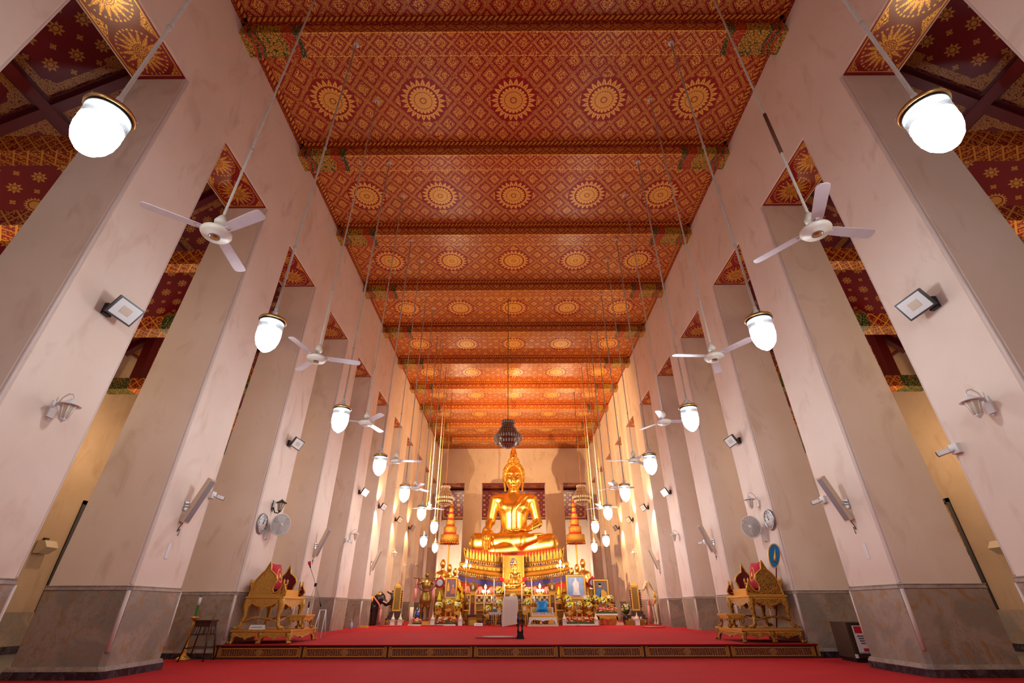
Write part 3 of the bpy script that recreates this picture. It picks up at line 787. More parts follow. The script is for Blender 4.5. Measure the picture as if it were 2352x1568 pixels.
put(lantW,1560,1232,1,'white coach lamp on the right, below the lit floodlight','coach lamps')
put(lantW,897,1272,-1,'tiny coach lamp on the left row near the altar','coach lamps')
put(lantW,1464,1272,1,'tiny coach lamp on the right row near the altar','coach lamps')
for i,(a,b_) in enumerate((((425,1163),(1948,1158)),((723,1254),(1640,1245)),((852,1293),(1514,1290)))):
    for (px,py),sx in ((a,-1),(b_,1)): 
        put(spk,px,py,sx,'tall cream column speaker tilted off the %s pillar, %s'%(SD[sx],['nearest of three','middle one of three','farthest of three'][i]),'column speakers',0.86)
put(cctv,485,1137,-1,'white security camera on the edge of the left speaker pillar','security cameras',0.78)
put(cctv,1895,1147,1,'white box camera beside the nearest right column speaker','security cameras',0.78)
put(cctv,2200,1030,1,'white camera on the far edge of the big right pillar','security cameras',0.78)
put(cctv,793,1241,-1,'small camera with a white conduit running down the left pillar','security cameras',0.78)
put(cctv,1621,1244,1,'small white camera next to the middle right column speaker','security cameras',0.78)
put(cctv,926,1297,-1,'tiny white camera on the far left row near the altar','security cameras',0.78)
put(cctv,1411,1298,1,'tiny white fitting on the far right row near the altar','security cameras',0.78)
put(cctv,952,1297,-1,'tiny white fitting lit up on the far left row near the altar','security cameras',0.78)
# clocks and wall fans
def clock_fn():
    t=empty('wall_clock',None,'clock'); r=0.205
    b=MB(); b.lathe([(r,0),(r+0.01,0.02),(r,0.045),(r-0.02,0.05),(r-0.025,0.035)],36); o=b.build('rim',M_metal,t); o.rotation_euler=(0,PI/2,0)
    b=MB(); b.lathe([(r-0.02,0.03),(r-0.021,0.036),(0,0.036)],36); o=b.build('dial',M_dialg,t); o.rotation_euler=(0,PI/2,0)
    b=MB()
    for k in range(12):
        a=PI*k/6; c,s_=math.cos(a),math.sin(a); M=Matrix.Rotation(a,3,'X')
        b.cbox((0.038,-0.155*s_,0.155*c),(0.003,0.02 if k%3 else 0.03,0.035),mat=Matrix.Rotation(a,3,'X'))
    b.build('hour_marks',M_ink,t)
    b=MB(); b.cbox((0.042,0.03,0.045),(0.003,0.012,0.11),mat=Matrix.Rotation(-0.6,3,'X')); b.cbox((0.044,0.01,0.07),(0.003,0.009,0.15),mat=Matrix.Rotation(-0.15,3,'X')); b.tube([(0.036,0,0),(0.05,0,0)],0.012,10); b.build('hands',M_dark,t)
    return t
clock=Once(clock_fn)
put(clock,600,1202,-1,'round silver wall clock beside the wall fan on the left pillar','wall clocks')
put(clock,1770,1193,1,'round grey rimmed wall clock beside the wall fan on the right pillar','wall clocks')
def wfan_fn():
    t=empty('wall_fan',None,'fan')
    b=MB(); b.prism([(0.0,-0.20),(0.05,-0.18),(0.09,-0.02),(0.16,0.06),(0.13,0.11),(0.0,0.10)],-0.045,0.045,'y'); b.build('wall_arm',M_white,t)
    d=Vector((0.75,-0.52,-0.06)).normalized(); c=Vector((0.20,0.06,0.12))
    q=d.to_track_quat('Z','Y').to_matrix()
    def disc(name,prof,mat,n=32,at=0.0):
        b=MB(); b.lathe(prof,n); v=[c+q@(Vector(p)+Vector((0,0,at))) for p in b.v]; b.v=[tuple(p) for p in v]; return b.build(name,mat,t)
    disc('motor',[(0.0,-0.13),(0.05,-0.12),(0.065,-0.08),(0.065,0.0),(0.04,0.03)],M_white,18)
    disc('guard_ring',[(0.225,0.075),(0.235,0.085),(0.225,0.095),(0.215,0.085),(0.225,0.075)],M_white,32)
    b=MB()
    for rr in np.linspace(0.06,0.21,7): b.tube([(rr*math.cos(a),rr*math.sin(a),0.125-0.04*(rr/0.23)**2) for a in np.linspace(0,2*PI,25)],0.0022,4,False)
    for rr in np.linspace(0.08,0.21,5): b.tube([(rr*math.cos(a),rr*math.sin(a),0.03+0.05*(rr/0.23)**2) for a in np.linspace(0,2*PI,25)],0.0022,4,False)
    for k in range(24):
        a=2*PI*k/24; b.tube([(0.03*math.cos(a),0.03*math.sin(a),0.125),(0.15*math.cos(a),0.15*math.sin(a),0.11),(0.225*math.cos(a),0.225*math.sin(a),0.085)],0.0022,4,False)
    b.v=[tuple(c+q@Vector(p)) for p in b.v]; o=b.build('wire_guard',M_white,t)
    disc('badge',[(0.035,0.125),(0.03,0.135),(0.0,0.138)],M_white,18)
    for k in range(3):
        b=MB(); a0=2*PI*k/3; vs=[]; 
        for rr,h0,h1 in ((0.03,-0.2,0.2),(0.10,-0.1,0.75),(0.18,0.1,0.95),(0.205,0.3,0.8)):
            for aa in (h0,h1): vs.append((rr*math.cos(a0+aa),rr*math.sin(a0+aa),0.07+0.03*aa)); 
        vs=vs+[(x,y,z+0.004) for x,y,z in vs]
        fs=[]
        for i in range(3): fs+=[(2*i,2*i+1,2*i+3,2*i+2),(8+2*i,10+2*i,11+2*i,9+2*i),(2*i,2*i+2,10+2*i,8+2*i),(2*i+1,9+2*i,11+2*i,2*i+3)]
        fs+=[(0,8,9,1),(6,7,15,14)]
        b.add(vs,fs,True); b.v=[tuple(c+q@Vector(p)) for p in b.v]; b.build('blade',M_glassfan,t)
    return t
o=wfan_fn(); p=wallpt(613,1217,-1); o.location=p; tag(o,'white wall fan facing right, beside the left wall clock','fan','wall fans')
p=wallpt(1757,1222,1); c2=clone(o,p,PI,'white wall fan facing left, beside the right wall clock'); c2.scale=(1,-1,1)
# patches, conduit, aisle boxes
for px,py,sx in ((385,1265,-1),(1990,1265,1)):
    p=wallpt(px,py,sx); tag(MB().box(-0.001,0.006,-0.035,0.035,-0.11,0.11).build('wall_plate',M_sign,None,p,rzs(sx)),'small blank white strip on the %s pillar under the column speaker'%SD[sx],'plate')
p=wallpt(793,1241,-1); y2=p.y-0.15
b=MB(); b.tube([(-S+0.02,p.y,p.z-0.06),(-S+0.02,y2,p.z-0.12),(-S+0.02,y2,ZS+0.0)],0.02,8); tag(b.build('conduit',M_white),'white pipe running down the pillar from the small left camera','pipe')
for px,py,sx in ((95,1255,-1),(2310,1255,1)):
    p=atx(px,py,sx*(XO-0.02)); hi='high under the roof' if py<1000 else 'low'
    t=empty('aisle_speaker','beige wedge box %s on the %s outer aisle wall'%(hi,SD[sx]),'speaker',p,rzs(sx))
    b=MB(); b.prism([(0,-0.14),(0.10,-0.14),(0.26,-0.02),(0.16,0.12),(0,0.12)],-0.15,0.15,'y'); b.build('case',M_cream,t)
    MB().box(0,0.06,-0.05,0.05,0.12,0.18).build('bracket',M_dark,t)
# ---------------- thrones at the front of the platform ----------------
def mir(poly,s): return poly
def cabriole(b,x,y,z0,z1,dx,dy,w=0.09,claw=True):
    h=z1-z0
    pts=[(x,y,z1),(x+dx*0.25,y+dy*0.25,z1-h*0.2),(x+dx*0.05,y+dy*0.05,z1-h*0.55),(x+dx*0.35,y+dy*0.35,z0+h*0.12),(x+dx*0.75,y+dy*0.75,z0+h*0.05)]
    b.tube(pts,[w*0.75,w*0.65,w*0.36,w*0.34,w*0.42],8)
    if claw:
        for k in (-1,0,1):
            t=Vector((dx,dy,0)).normalized(); n=Vector((-t.y,t.x,0))
            c=Vector((x+dx*0.75,y+dy*0.75,z0+w*0.32))+t*w*0.35+n*k*w*0.3
            b.ball(tuple(c),w*0.28,8,5)
def skirt(b,x0,x1,y,z,dep,n,horiz=True,th=0.02,drop=None):
    """scalloped apron hanging from z along x0..x1 at y (or along y when not horiz)"""
    L=x1-x0; top=[]; N=n*12
    for i in range(N+1):
        u=i/N; c=abs(((u*n)%1)-0.5)*2          # 1 at leg ends, 0 mid
        d=dep*(0.42+0.12*math.cos(u*n*6*PI)) + dep*0.75*max(0,(c-0.72)/0.28)**1.3 + dep*0.6*max(0,1-c/0.22)
        top.append((x0+L*u,z-d))
    for i in range(N):
        a,c=top[i],top[i+1]
        if horiz: b.add([(a[0],y,a[1]),(c[0],y,c[1]),(c[0],y,z),(a[0],y,z),(a[0],y+th,a[1]),(c[0],y+th,c[1]),(c[0],y+th,z),(a[0],y+th,z)],[(0,1,2,3),(5,4,7,6),(1,0,4,5)],False)
        else: b.add([(y,a[0],a[1]),(y,c[0],c[1]),(y,c[0],z),(y,a[0],z),(y+th,a[0],a[1]),(y+th,c[0],c[1]),(y+th,c[0],z),(y+th,a[0],z)],[(3,2,1,0),(4,5,6,7),(4,0,1,5)],False)
def table_set(t,x0,x1,y0,y1,z0,z1,dep,mat,topmat,nx=1,ny=1,w=0.09,topname='table_top',stretcher=False):
    b=MB(); b.box(x0-0.03,x1+0.03,y0-0.03,y1+0.03,z1-0.035,z1); b.box(x0-0.01,x1+0.01,y0-0.01,y1+0.01,z1-0.07,z1-0.035); b.build(topname,topmat,t)
    b=MB(); skirt(b,x0,x1,y0-0.01,z1-0.07,dep,nx); skirt(b,x0,x1,y1-0.01,z1-0.07,dep,nx); skirt(b,y0,y1,x0-0.01,z1-0.07,dep,ny,False); skirt(b,y0,y1,x1-0.01,z1-0.07,dep,ny,False)
    b.build('carved_apron',mat,t)
    for i in range(nx+1):
        x=x0+(x1-x0)*i/nx
        for y,sy in ((y0,-1),(y1,1)):
            sx=-1 if i==0 else (1 if i==nx else 0)
            b=MB(); cabriole(b,x-sx*0.03,y-sy*0.03,z0,z1-0.06,sx*0.11*(z1-z0)/0.5,sy*0.06,w); b.build('leg',mat,t)
    if stretcher:
        for (a,c) in (((x0,y0),(x1,y0)),((x0,y1),(x1,y1)),((x0,y0),(x0,y1)),((x1,y0),(x1,y1))):
            b=MB(); zz=z0+(z1-z0)*0.22
            b.tube([(a[0]+(c[0]-a[0])*u,a[1]+(c[1]-a[1])*u,zz+0.07*math.sin(PI*u)) for u in np.linspace(0,1,9)],0.018,6); b.build('stretcher',mat,t)
def throne(label,px,carve):
    t=empty('preaching_throne',label,'throne',px,0,'preaching thrones on the platform')
    # local: x towards the nave, y away from the camera
    table_set(t,0.02,1.12,0,1.28,0,0.235,0.11,carve,M_gold,2,1,0.085,'platform_top')
    table_set(t,0.10,0.80,0.10,1.16,0.235,0.80,0.20,carve,M_gold,1,1,0.10,'table_top',True)
    side=[(0.0,0.0),(0.62,0.0),(0.70,0.03),(0.73,0.09),(0.69,0.16),(0.65,0.24),(0.62,0.17),(0.60,0.12),(0.55,0.07),(0.48,0.06),(0.44,0.12),(0.46,0.20),(0.50,0.28),(0.47,0.36),(0.40,0.42),(0.33,0.46),(0.31,0.56),(0.29,0.62),(0.26,0.55),(0.22,0.46),(0.14,0.38),(0.07,0.28),(0.03,0.15)]
    for y,mt,nm in ((0.13,carve,'side_panel'),(1.09,M_maroon,'side_panel')):
        b=MB(); b.prism([(x+0.10,z+0.80) for x,z in side],y,y+0.035,'y'); o=b.build(nm,[mt],t)
        if mt is M_maroon: o['label']='plain dark red back of the far side panel'
        b=MB(); b.tube([(x+0.10,y-0.004,z+0.80) for x,z in side+side[:1]],0.016,6,False); b.build('carved_rim',M_gold,o)
    b=MB(); b.prism([(0.10,0.80),(0.10,1.05),(0.04,1.10),(0.13,0.80)],0.15,1.12,'y'); b.build('back_board',M_gold,t)
    b=MB(); b.lathe([(0.18,0),(0.21,0.03),(0.21,0.08),(0.18,0.11)],4,(0.36,0.62,0.80),False,ph=PI/4,sx=1.2); b.build('seat_pad',M_dark,t)
    M=Matrix.Rotation(-0.25,3,'Y')
    b=MB(); n=10; vs=[]
    for s_ in (-1,1):
        for i in range(n+1):
            for j in range(n+1):
                u,v=i/n*2-1,j/n*2-1; th=0.075*(1-u**4)*(1-v**4)+0.006; k=1-0.06*(1-abs(u*v))
                vs.append(tuple(Vector((0.34,0.60,1.17))+M@Vector((s_*th,u*0.26*k,v*0.26*k))))
    fs=[]; q=(n+1)**2
    for i in range(n):
        for j in range(n):
            a=i*(n+1)+j; fs+=[(a,a+1,a+n+2,a+n+1),(q+a,q+a+n+1,q+a+n+2,q+a+1)]
    b.add(vs,fs,True); cu=b.build('red_cushion',M_redcloth,t)
    b=MB(); 
    for rr in (0.135,0.12): b.tube([tuple(Vector((0.34,0.60,1.17))+M@Vector((0.083,rr*0.8*math.cos(a),rr*math.sin(a)))) for a in np.linspace(0,2*PI,25)],0.004,5,False)
    for s_ in (-1,0,1): b.tube([tuple(Vector((0.34,0.60,1.17))+M@Vector((0.085,s_*0.035*(1-u),-0.07+0.14*u))) for u in (0,0.5,1)],[0.016,0.012,0.003],6)
    b.build('gold_emblem',M_goldplain,cu)
    b=MB()      # little posts with rails at the front of the seat
    for y in (0.14,0.30,0.96,1.12):
        for x in (0.74,): b.lathe([(0.018,0),(0.018,0.22),(0.026,0.23),(0.018,0.25),(0.024,0.27),(0.0,0.31)],8,(x,y,0.80))
    b.build('post',M_gold,t)
    for y0,y1 in ((0.14,0.30),(0.96,1.12)):
        b=MB()
        for z in (0.85,0.93,1.0): b.box(0.73,0.75,y0,y1,z,z+0.018)
        b.build('rail',M_gold,t)
    b=MB(); b.box(0.72,0.75,0.30,0.96,0.80,0.92); b.build('front_board',M_goldplain,t)
    return t
def stool_low(loc,label,carve):
    t=empty('footstool',label,'stool',loc,0,'carved footstools on the thrones'); table_set(t,0,0.30,0,0.46,0,0.24,0.07,carve,M_gold,1,1,0.06,'seat'); return t
tl=throne('gilded carved preaching throne with red cushion, on the left of the platform',Vector((-5.44,10.42,ZS)),M_goldfine)
tr=throne('gilded and black carved preaching throne under the blue fan, on the right',Vector((5.44,10.40,ZS)),M_carved); tr.scale=(-1,1,1)
stool_low((-4.58,10.90,ZS+0.236),'low gilded footstool on the platform of the left throne',M_goldfine)
s2=stool_low((4.58,10.86,ZS+0.236),'low gilded footstool on the platform of the right throne',M_carved); s2.scale=(-1,1,1)
# name card on the left throne base
t=empty('name_card','folded white name card lying on the left throne platform','card',(-5.00,10.50,ZS+0.236)); b=MB(); b.prism([(-0.045,0),(0.045,0),(0.0,0.075)],-0.14,0.14,'x'); b.build('card',M_sign,t)
b=MB()
for i in range(11): b.cbox((-0.095+0.019*i,-0.026,0.036),(0.011,0.003,0.014+0.006*(i%3==0)),mat=Matrix.Rotation(-0.54,3,'X'))
b.build('lettering',M_ink,t)
# ceremonial fan behind the right throne
q=aty(1789,1275,10.5); q.x=min(q.x,5.36)
t=empty('ceremonial_fan','blue oval monk fan with a gold emblem rising behind the right throne','fan',(5.22,10.9,ZS+0.236))
c=Vector((q.x-5.22,-0.36,q.z-ZS-0.236))
b=MB(); b.tube([(0,0,0),tuple(c-Vector((0.0,0,0.14)))],0.014,8); b.build('handle',M_maroon,t)
def oval(r1,r2,y,th,mat,nm,par):
    b=MB(); n=28; vs=[]
    for yy in (y,y+th):
        for k in range(n):
            a=2*PI*k/n; rr=1+0.12*math.sin(a); vs.append((c.x+r1*math.cos(a)*rr+0.25*r2*math.sin(a),c.y+yy,c.z+r2*math.sin(a)))
    fs=[tuple(range(n)),tuple(range(2*n-1,n-1,-1))]+[(k,n+k,n+(k+1)%n,(k+1)%n) for k in range(n)]
    b.add(vs,fs,False); return b.build(nm,mat,par)
oval(0.125,0.235,0,0.02,M_goldplain,'rim',t); oval(0.11,0.215,-0.006,0.01,M_blue,'blue_field',t)
b=MB(); b.tube([(c.x-0.03,c.y-0.014,c.z-0.11),(c.x,c.y-0.014,c.z-0.02),(c.x+0.02,c.y-0.014,c.z+0.05),(c.x+0.04,c.y-0.014,c.z+0.13)],[0.03,0.026,0.014,0.003],8); b.build('emblem',M_goldplain,t)
# microphone stand
t=empty('microphone_stand','tall boom microphone stand with a red tipped microphone behind the left throne','stand',(-4.72,12.15,ZS))
b=MB(); b.tube([(0,0,0.08),(0,0,0.72)],0.014,8); b.tube([(0,0,0.72),(0.07,0,1.05)],0.009,8); b.build('pole',M_white,t)
b=MB(); b.tube([(-0.13,0,1.42),(0.10,0,1.02),(0.27,0,0.66)],0.008,8); b.build('boom',M_metal,t)
b=MB(); b.cbox((0.07,0,1.06),(0.05,0.05,0.07)); b.tube([(0.24,0,0.72),(0.28,0,0.62)],0.016,8); b.tube([(0,0,0.60),(0,0,0.72)],0.02,8); b.build('clutch',M_dark,t)
b=MB()
for k in range(3):
    a=2*PI*k/3+0.2; b.tube([(0,0,0.10),(0.28*math.cos(a),0.28*math.sin(a),0.012)],0.008,6); b.ball((0.28*math.cos(a),0.28*math.sin(a),0.014),0.018,6,4)
b.build('tripod_leg',M_metal,t)
b=MB(); b.tube([(-0.13,0,1.42),(-0.16,0,1.49)],0.017,8); b.build('microphone_body',M_dark,t)
b=MB(); b.tube([(-0.155,0,1.48),(-0.185,0,1.55)],[0.03,0.034],10); b.build('foam_tip',M_redcloth,t)
# white folding trestle beside the stand
b=MB()
for x in (-0.1,0.1):
    for s_ in (-1,1): b.tube([(x,s_*0.14,0),(x*0.7,0,0.55)],0.011,6)
b.tube([(-0.08,0,0.55),(0.08,0,0.55)],0.011,6); tag(b.build('folding_trestle',M_white,None,(-4.52,12.55,ZS)),'white folding trestle behind the left footstool','trestle')
# plant stand stool, candlestick
t=empty('plant_stand','dark wooden plant stand with splayed legs beside the candlestick','stand',(-5.70,9.95,0),0.1)
b=MB(); b.box(-0.15,0.15,-0.15,0.15,0.60,0.625); b.build('top',M_brown,t)
b=MB()
for s_ in (-1,1): 
    b.box(-0.13,0.13,s_*0.125-0.008,s_*0.125+0.008,0.52,0.60); b.box(s_*0.125-0.008,s_*0.125+0.008,-0.13,0.13,0.52,0.60)
b.build('arched_apron',M_brown,t)
for sx in (-1,1):
    for sy in (-1,1): b=MB(); b.tube([(sx*0.12,sy*0.12,0.60),(sx*0.21,sy*0.2,0)],0.013,6); b.build('leg',M_brown,t)
b=MB()
for z,h in ((0.20,0.18),(0.40,0.152)):
    for s_ in (-1,1): b.tube([(-h,s_*h,z),(h,s_*h,z)],0.008,6); b.tube([(s_*h,-h,z),(s_*h,h,z)],0.008,6)
b.build('stretcher',M_brown,t)
b=MB()
for s_ in (-1,1):
    for q in (-0.05,0.05): b.tube([(q,s_*0.13,0.55),(q*1.2,s_*0.155,0.40)],0.006,5); b.tube([(s_*0.13,q,0.55),(s_*0.155,q*1.2,0.40)],0.006,5)
b.build('spindle',M_brown,t)
t=empty('candlestick','tall gold candlestick with a green glass stem and white candle by the plant stand','candlestick',(-6.0,10.05,0))
b=MB(); b.lathe([(0.0,0.0),(0.12,0.0),(0.125,0.02),(0.09,0.05),(0.05,0.07),(0.035,0.10),(0.045,0.14),(0.03,0.18),(0.034,0.30),(0.022,0.52),(0.034,0.56),(0.018,0.60),(0.035,0.63),(0.075,0.65),(0.08,0.67),(0.02,0.68)],18); b.build('gilded_stem',M_gold,t)
b=MB()
for i in range(5): b.ball((0,0,0.71+0.033*i),0.02,10,6)
b.build('green_glass_stem',M_greenglass,t)
b=MB(); b.tube([(0,0,0.865),(0,0,0.99)],0.026,12); b.build('candle',M_sign,t)
b=MB(); b.tube([(0,0,0.99),(0,0,1.01)],0.004,5); b.lathe([(0.012,0),(0.008,0.03),(0,0.045)],8,(0,0,1.005)); b.build('wick_cap',M_blue,t)
# metal cabinet with notice at the right
t=empty('metal_cabinet','dark metal cabinet with a printed notice, beside the right marble pillar','cabinet',(5.86,9.72,0),-0.12)
b=MB(); b.box(-0.13,0.60,-0.35,0.22,0.06,0.58); b.build('body',plain('dark_sheet_metal',(0.10,0.065,0.045),0.35,0.4,0.15),t)
b=MB(); b.box(-0.11,0.58,-0.33,0.20,0,0.06); b.build('base',M_dark,t)
b=MB(); b.box(-0.10,0.60,-0.365,-0.35,0.07,0.57); o=b.build('door_panel',plain('dark_door_metal',(0.06,0.038,0.028),0.35,0.4,0.15),t)
b=MB(); b.box(-0.05,0.27,-0.372,-0.365,0.13,0.53); nt_=b.build('notice',M_sign,t)
b=MB()
for i,z in enumerate((0.37,0.335,0.30,0.265)): b.box(-0.01+0.01*i,0.21-0.015*(i%2),-0.375,-0.372,z,z+0.018)
b.box(-0.05,0.27,-0.375,-0.372,0.135,0.145); b.build('printed_text',M_ink,nt_)
b=MB(); b.box(-0.03,0.25,-0.375,-0.372,0.42,0.52); b.box(0.03,0.25,-0.375,-0.372,0.16,0.205); b.build('printed_picture',M_redcloth,nt_)
b=MB(); b.box(-0.125,-0.085,-0.372,-0.352,0.065,0.12); b.build('label_tag',M_sign,t)
# twin black and teal figurine on the front of the platform
M_teal=plain('black_teal_lacquer',(0.02,0.035,0.038),0.2,0.5,0.9,60)
p=Vector((0.10,11.95,ZS)); t=empty('twin_pillar_ornament','pair of slim dark spires on one stepped base, alone at the front of the platform','ornament',p)
b=MB(); b.box(-0.085,0.085,-0.05,0.05,0,0.03); b.box(-0.075,0.075,-0.045,0.045,0.03,0.07); b.box(-0.062,0.062,-0.04,0.04,0.07,0.11); b.build('stepped_base',M_teal,t)
b=MB(); b.box(-0.05,0.05,-0.015,0.015,0.34,0.36); b.box(-0.05,0.05,-0.02,0.02,0.11,0.14); b.build('cross_bar',M_teal,t)
for s_ in (-1,1):
    b=MB(); b.lathe([(0.025,0.11),(0.022,0.16),(0.014,0.20),(0.022,0.24),(0.016,0.30),(0.026,0.33),(0.026,0.38),(0.014,0.41),(0.02,0.45),(0.008,0.50),(0.0,0.56)],8,(s_*0.045,0,0)); b.build('spire',M_teal,t)
# round rugs
M_rug=plain('grey_rug_pile',(0.45,0.30,0.27),0.95,var=0.5,scale=25); M_rugr=plain('red_rug_pile',(0.36,0.01,0.015),0.95,var=0.3,scale=50)
def rug(px,py,w,label,c=True):
    p=atz(px,py,ZS); p.z=ZS
    t=empty('round_rug',label,'rug',p,0,'small rugs on the platform'); b=MB(); n=32; vs=[(0,0,0.03)]; 
    for rr,z in ((0.72,0.028),(1.0,0.026),(1.03,0.0)):
        for k in range(n):
            a=2*PI*k/n; j=1+0.03*math.sin(9*a)+0.02*math.sin(17*a); vs.append((w*rr*j*math.cos(a),w*0.75*rr*j*math.sin(a),z))
    b.add([(0,0,0.0)]+vs[1+n:],[(0,1+(k+1)%n,1+k) for k in range(0)]+[(1+k,1+(k+1)%n,1+n+(k+1)%n,1+n+k) for k in range(n)],True)
    b.add(vs[1:1+2*n],[tuple(range(n))]+[(k,n+k,n+(k+1)%n,(k+1)%n) for k in range(n)],True)
    b.build('fringed_border',M_rugr,t)
    b=MB(); b.add([(x*0.98,y*0.98,z+0.004) for x,y,z in vs[1:1+n]],[tuple(range(n))],False); b.build('woven_centre',M_rug,t)
rug(1145,1465,0.52,'round red and grey rug on the platform beside the twin spires')
rug(992,1437,0.42,'flat round mat before the portrait of the seated figure, left altar')
rug(1352,1438,0.45,'flat round mat before the right altar flower bed')
rug(897,1438,0.42,'flat mat in front of the left gilded case')
rug(1500,1441,0.40,'flat mat in front of the white horse')
# ---------------- great seated statue: distance fields, one continuous body ----------------
def body_sdf(P):
    P=P.copy(); z0=P[:,2]; P[:,2]=z0-0.18*np.clip(z0/0.9,0,1)+0.13*(1-np.clip(np.abs(P[:,0])/2.2,0,1)**2)*np.clip(1-z0/0.9,0,1)
    x,y,z=P[:,0],P[:,1],P[:,2]
    d=ell(P,(0,0.22,0.55),(1.05,0.72,0.50))                                   # hips
    d=smin(d,ell(P,(0,0.12,1.35),(0.70,0.47,0.75)),0.35)                      # waist
    d=smin(d,ell(P,(0,0.08,2.15),(0.86,0.50,0.62)),0.35)                      # chest
    d=smin(d,cone(P,(-0.78,0.10,2.62),(0.78,0.10,2.62),0.34,0.34),0.22)       # shoulders
    d=smin(d,ell(P,(-0.42,-0.24,2.22),(0.34,0.20,0.28)),0.14); d=smin(d,ell(P,(0.42,-0.24,2.22),(0.34,0.20,0.28)),0.14)
    d=smin(d,cone(P,(0,0.06,2.80),(0,0.02,3.35),0.34,0.27),0.16)
    for zz in (3.14,3.24,3.05): d=smin(d,ell(P,(0,0.02,zz),(0.325,0.305,0.045)),0.03)
    # legs: thighs out to the knees, shins crossed in front
    L=cone(P,(-0.55,0.25,0.50),(-1.88,-0.45,0.45),0.46,0.41); L=smin(L,cone(P,(-1.88,-0.45,0.45),(0.35,-1.02,0.52),0.41,0.27),0.10)
    R_=cone(P,(0.55,0.25,0.46),(1.86,-0.42,0.44),0.46,0.40); R_=smin(R_,cone(P,(1.86,-0.42,0.42),(-0.95,-1.22,0.20),0.40,0.19),0.10)
    L=smin(L,cone(P,(0.35,-1.02,0.52),(1.10,-0.98,0.64),0.24,0.15),0.08)      # upper foot on the far thigh
    L=smin(L,ell(P,(1.24,-1.02,0.73),(0.30,0.15,0.075)),0.07)
    R_=smin(R_,cone(P,(-0.95,-1.22,0.19),(-1.55,-1.28,0.13),0.17,0.09),0.06)
    d=smin(d,smin(L,R_,0.05),0.12)
    # arm on the picture's left: hand over the shin
    A=cone(P,(-1.02,0.08,2.62),(-1.26,0.10,1.45),0.29,0.235); A=smin(A,cone(P,(-1.26,0.10,1.45),(-1.34,-0.72,1.02),0.235,0.15),0.10)
    A=smin(A,ell(P,(-1.37,-1.02,0.92),(0.23,0.13,0.20)),0.08)
    for i,(fx,ln) in enumerate(((-1.555,0.50),(-1.435,0.60),(-1.315,0.60),(-1.20,0.52))):
        A=smin(A,chain(P,[(fx*0.985-0.02,-1.10,0.86),(fx,-1.30,0.66),(fx,-1.44,0.80-ln)],[0.062,0.058,0.042]),0.02)
    A=smin(A,chain(P,[(-1.20,-0.98,0.98),(-1.07,-1.10,0.80),(-1.04,-1.22,0.62)],[0.06,0.055,0.04]),0.03)
    # arm on the right: hand palm up in the lap
    B=cone(P,(1.02,0.08,2.62),(1.27,0.12,1.42),0.29,0.235); B=smin(B,cone(P,(1.27,0.12,1.42),(0.72,-0.72,1.02),0.235,0.14),0.10)
    B=smin(B,ell(P,(0.42,-0.84,0.95),(0.32,0.17,0.09)),0.08)
    for i,(fy,ln) in enumerate(((-1.00,0.48),(-0.92,0.54),(-0.84,0.52),(-0.76,0.44))):
        B=smin(B,chain(P,[(0.22,fy*0.98,0.93),(-0.05,fy,0.92),(-0.05-ln*0.62,fy,0.99)],[0.052,0.050,0.034]),0.02)
    B=smin(B,chain(P,[(0.45,-1.0,0.96),(0.25,-1.10,0.98),(0.10,-1.10,1.03)],[0.055,0.048,0.035]),0.03)
    return smin(smin(d,A,0.07),B,0.07)
def head_sdf(P):
    x,y,z=P[:,0],P[:,1],P[:,2]; ax=np.abs(x); Q=P.copy(); Q[:,0]=ax
    d=ell(P,(0,0.02,3.98),(0.47,0.50,0.62)); d=smin(d,ell(P,(0,-0.10,3.62),(0.33,0.36,0.27)),0.16)   # skull and jaw
    d=smin(d,ell(P,(0,-0.36,3.46),(0.15,0.12,0.11)),0.08)                                            # chin
    d=smin(d,ell(Q,(0.22,-0.28,3.72),(0.15,0.14,0.14)),0.12)                                         # cheeks
    # brow ridge: arcs running into the nose
    br=chain(Q,[(0.035,-0.47,3.93),(0.11,-0.475,4.04),(0.22,-0.43,4.07),(0.33,-0.34,4.01)],[0.020,0.022,0.022,0.016])
    d=smin(d,br,0.035)
    d=smax(d,-ell(Q,(0.19,-0.50,3.93),(0.125,0.085,0.075)),0.05)                                     # sockets
    d=smin(d,ell(Q,(0.19,-0.395,3.92),(0.105,0.07,0.055)),0.02)                                      # lids
    d=smin(d,chain(P,[(0,-0.46,3.98),(0,-0.53,3.84),(0,-0.60,3.74)],[0.040,0.045,0.058]),0.04)       # nose
    d=smin(d,ell(Q,(0.055,-0.54,3.72),(0.045,0.05,0.035)),0.02)
    d=smin(d,chain(Q,[(0,-0.52,3.635),(0.07,-0.51,3.645),(0.15,-0.455,3.665)],[0.026,0.028,0.012]),0.02)
    d=smin(d,chain(Q,[(0,-0.515,3.585),(0.07,-0.50,3.59),(0.12,-0.46,3.61)],[0.032,0.028,0.012]),0.015)
    # ears, long lobes
    e=chain(Q,[(0.49,0.02,4.06),(0.53,0.02,3.92),(0.50,-0.02,3.70),(0.45,-0.03,3.42),(0.44,-0.05,3.28)],[0.055,0.065,0.050,0.045,0.055]); 
    e=smax(e,-chain(Q,[(0.56,-0.06,4.00),(0.55,-0.08,3.84)],[0.03,0.03]),0.02)
    d=smin(d,e,0.04)
    return smin(d,cone(P,(0,0.06,3.0),(0,0.02,3.45),0.27,0.26),0.10)
def hair_sdf(P):
    d=ell(P,(0,0.06,4.10),(0.55,0.55,0.56)); d=smin(d,ell(P,(0,0.05,4.66),(0.30,0.30,0.26)),0.06)
    # open the face
    f=ell(P,(0,-0.40,3.86),(0.435,0.50,0.57)); d=smax(d,-f,0.03)
    return smax(d,3.62-P[:,2],0.05)
BY=26.125; BZ=3.10
sb=empty('seated_statue','huge polished gold seated statue touching its knee, under the hanging crystal','statue',(-0.03,BY,BZ),0)
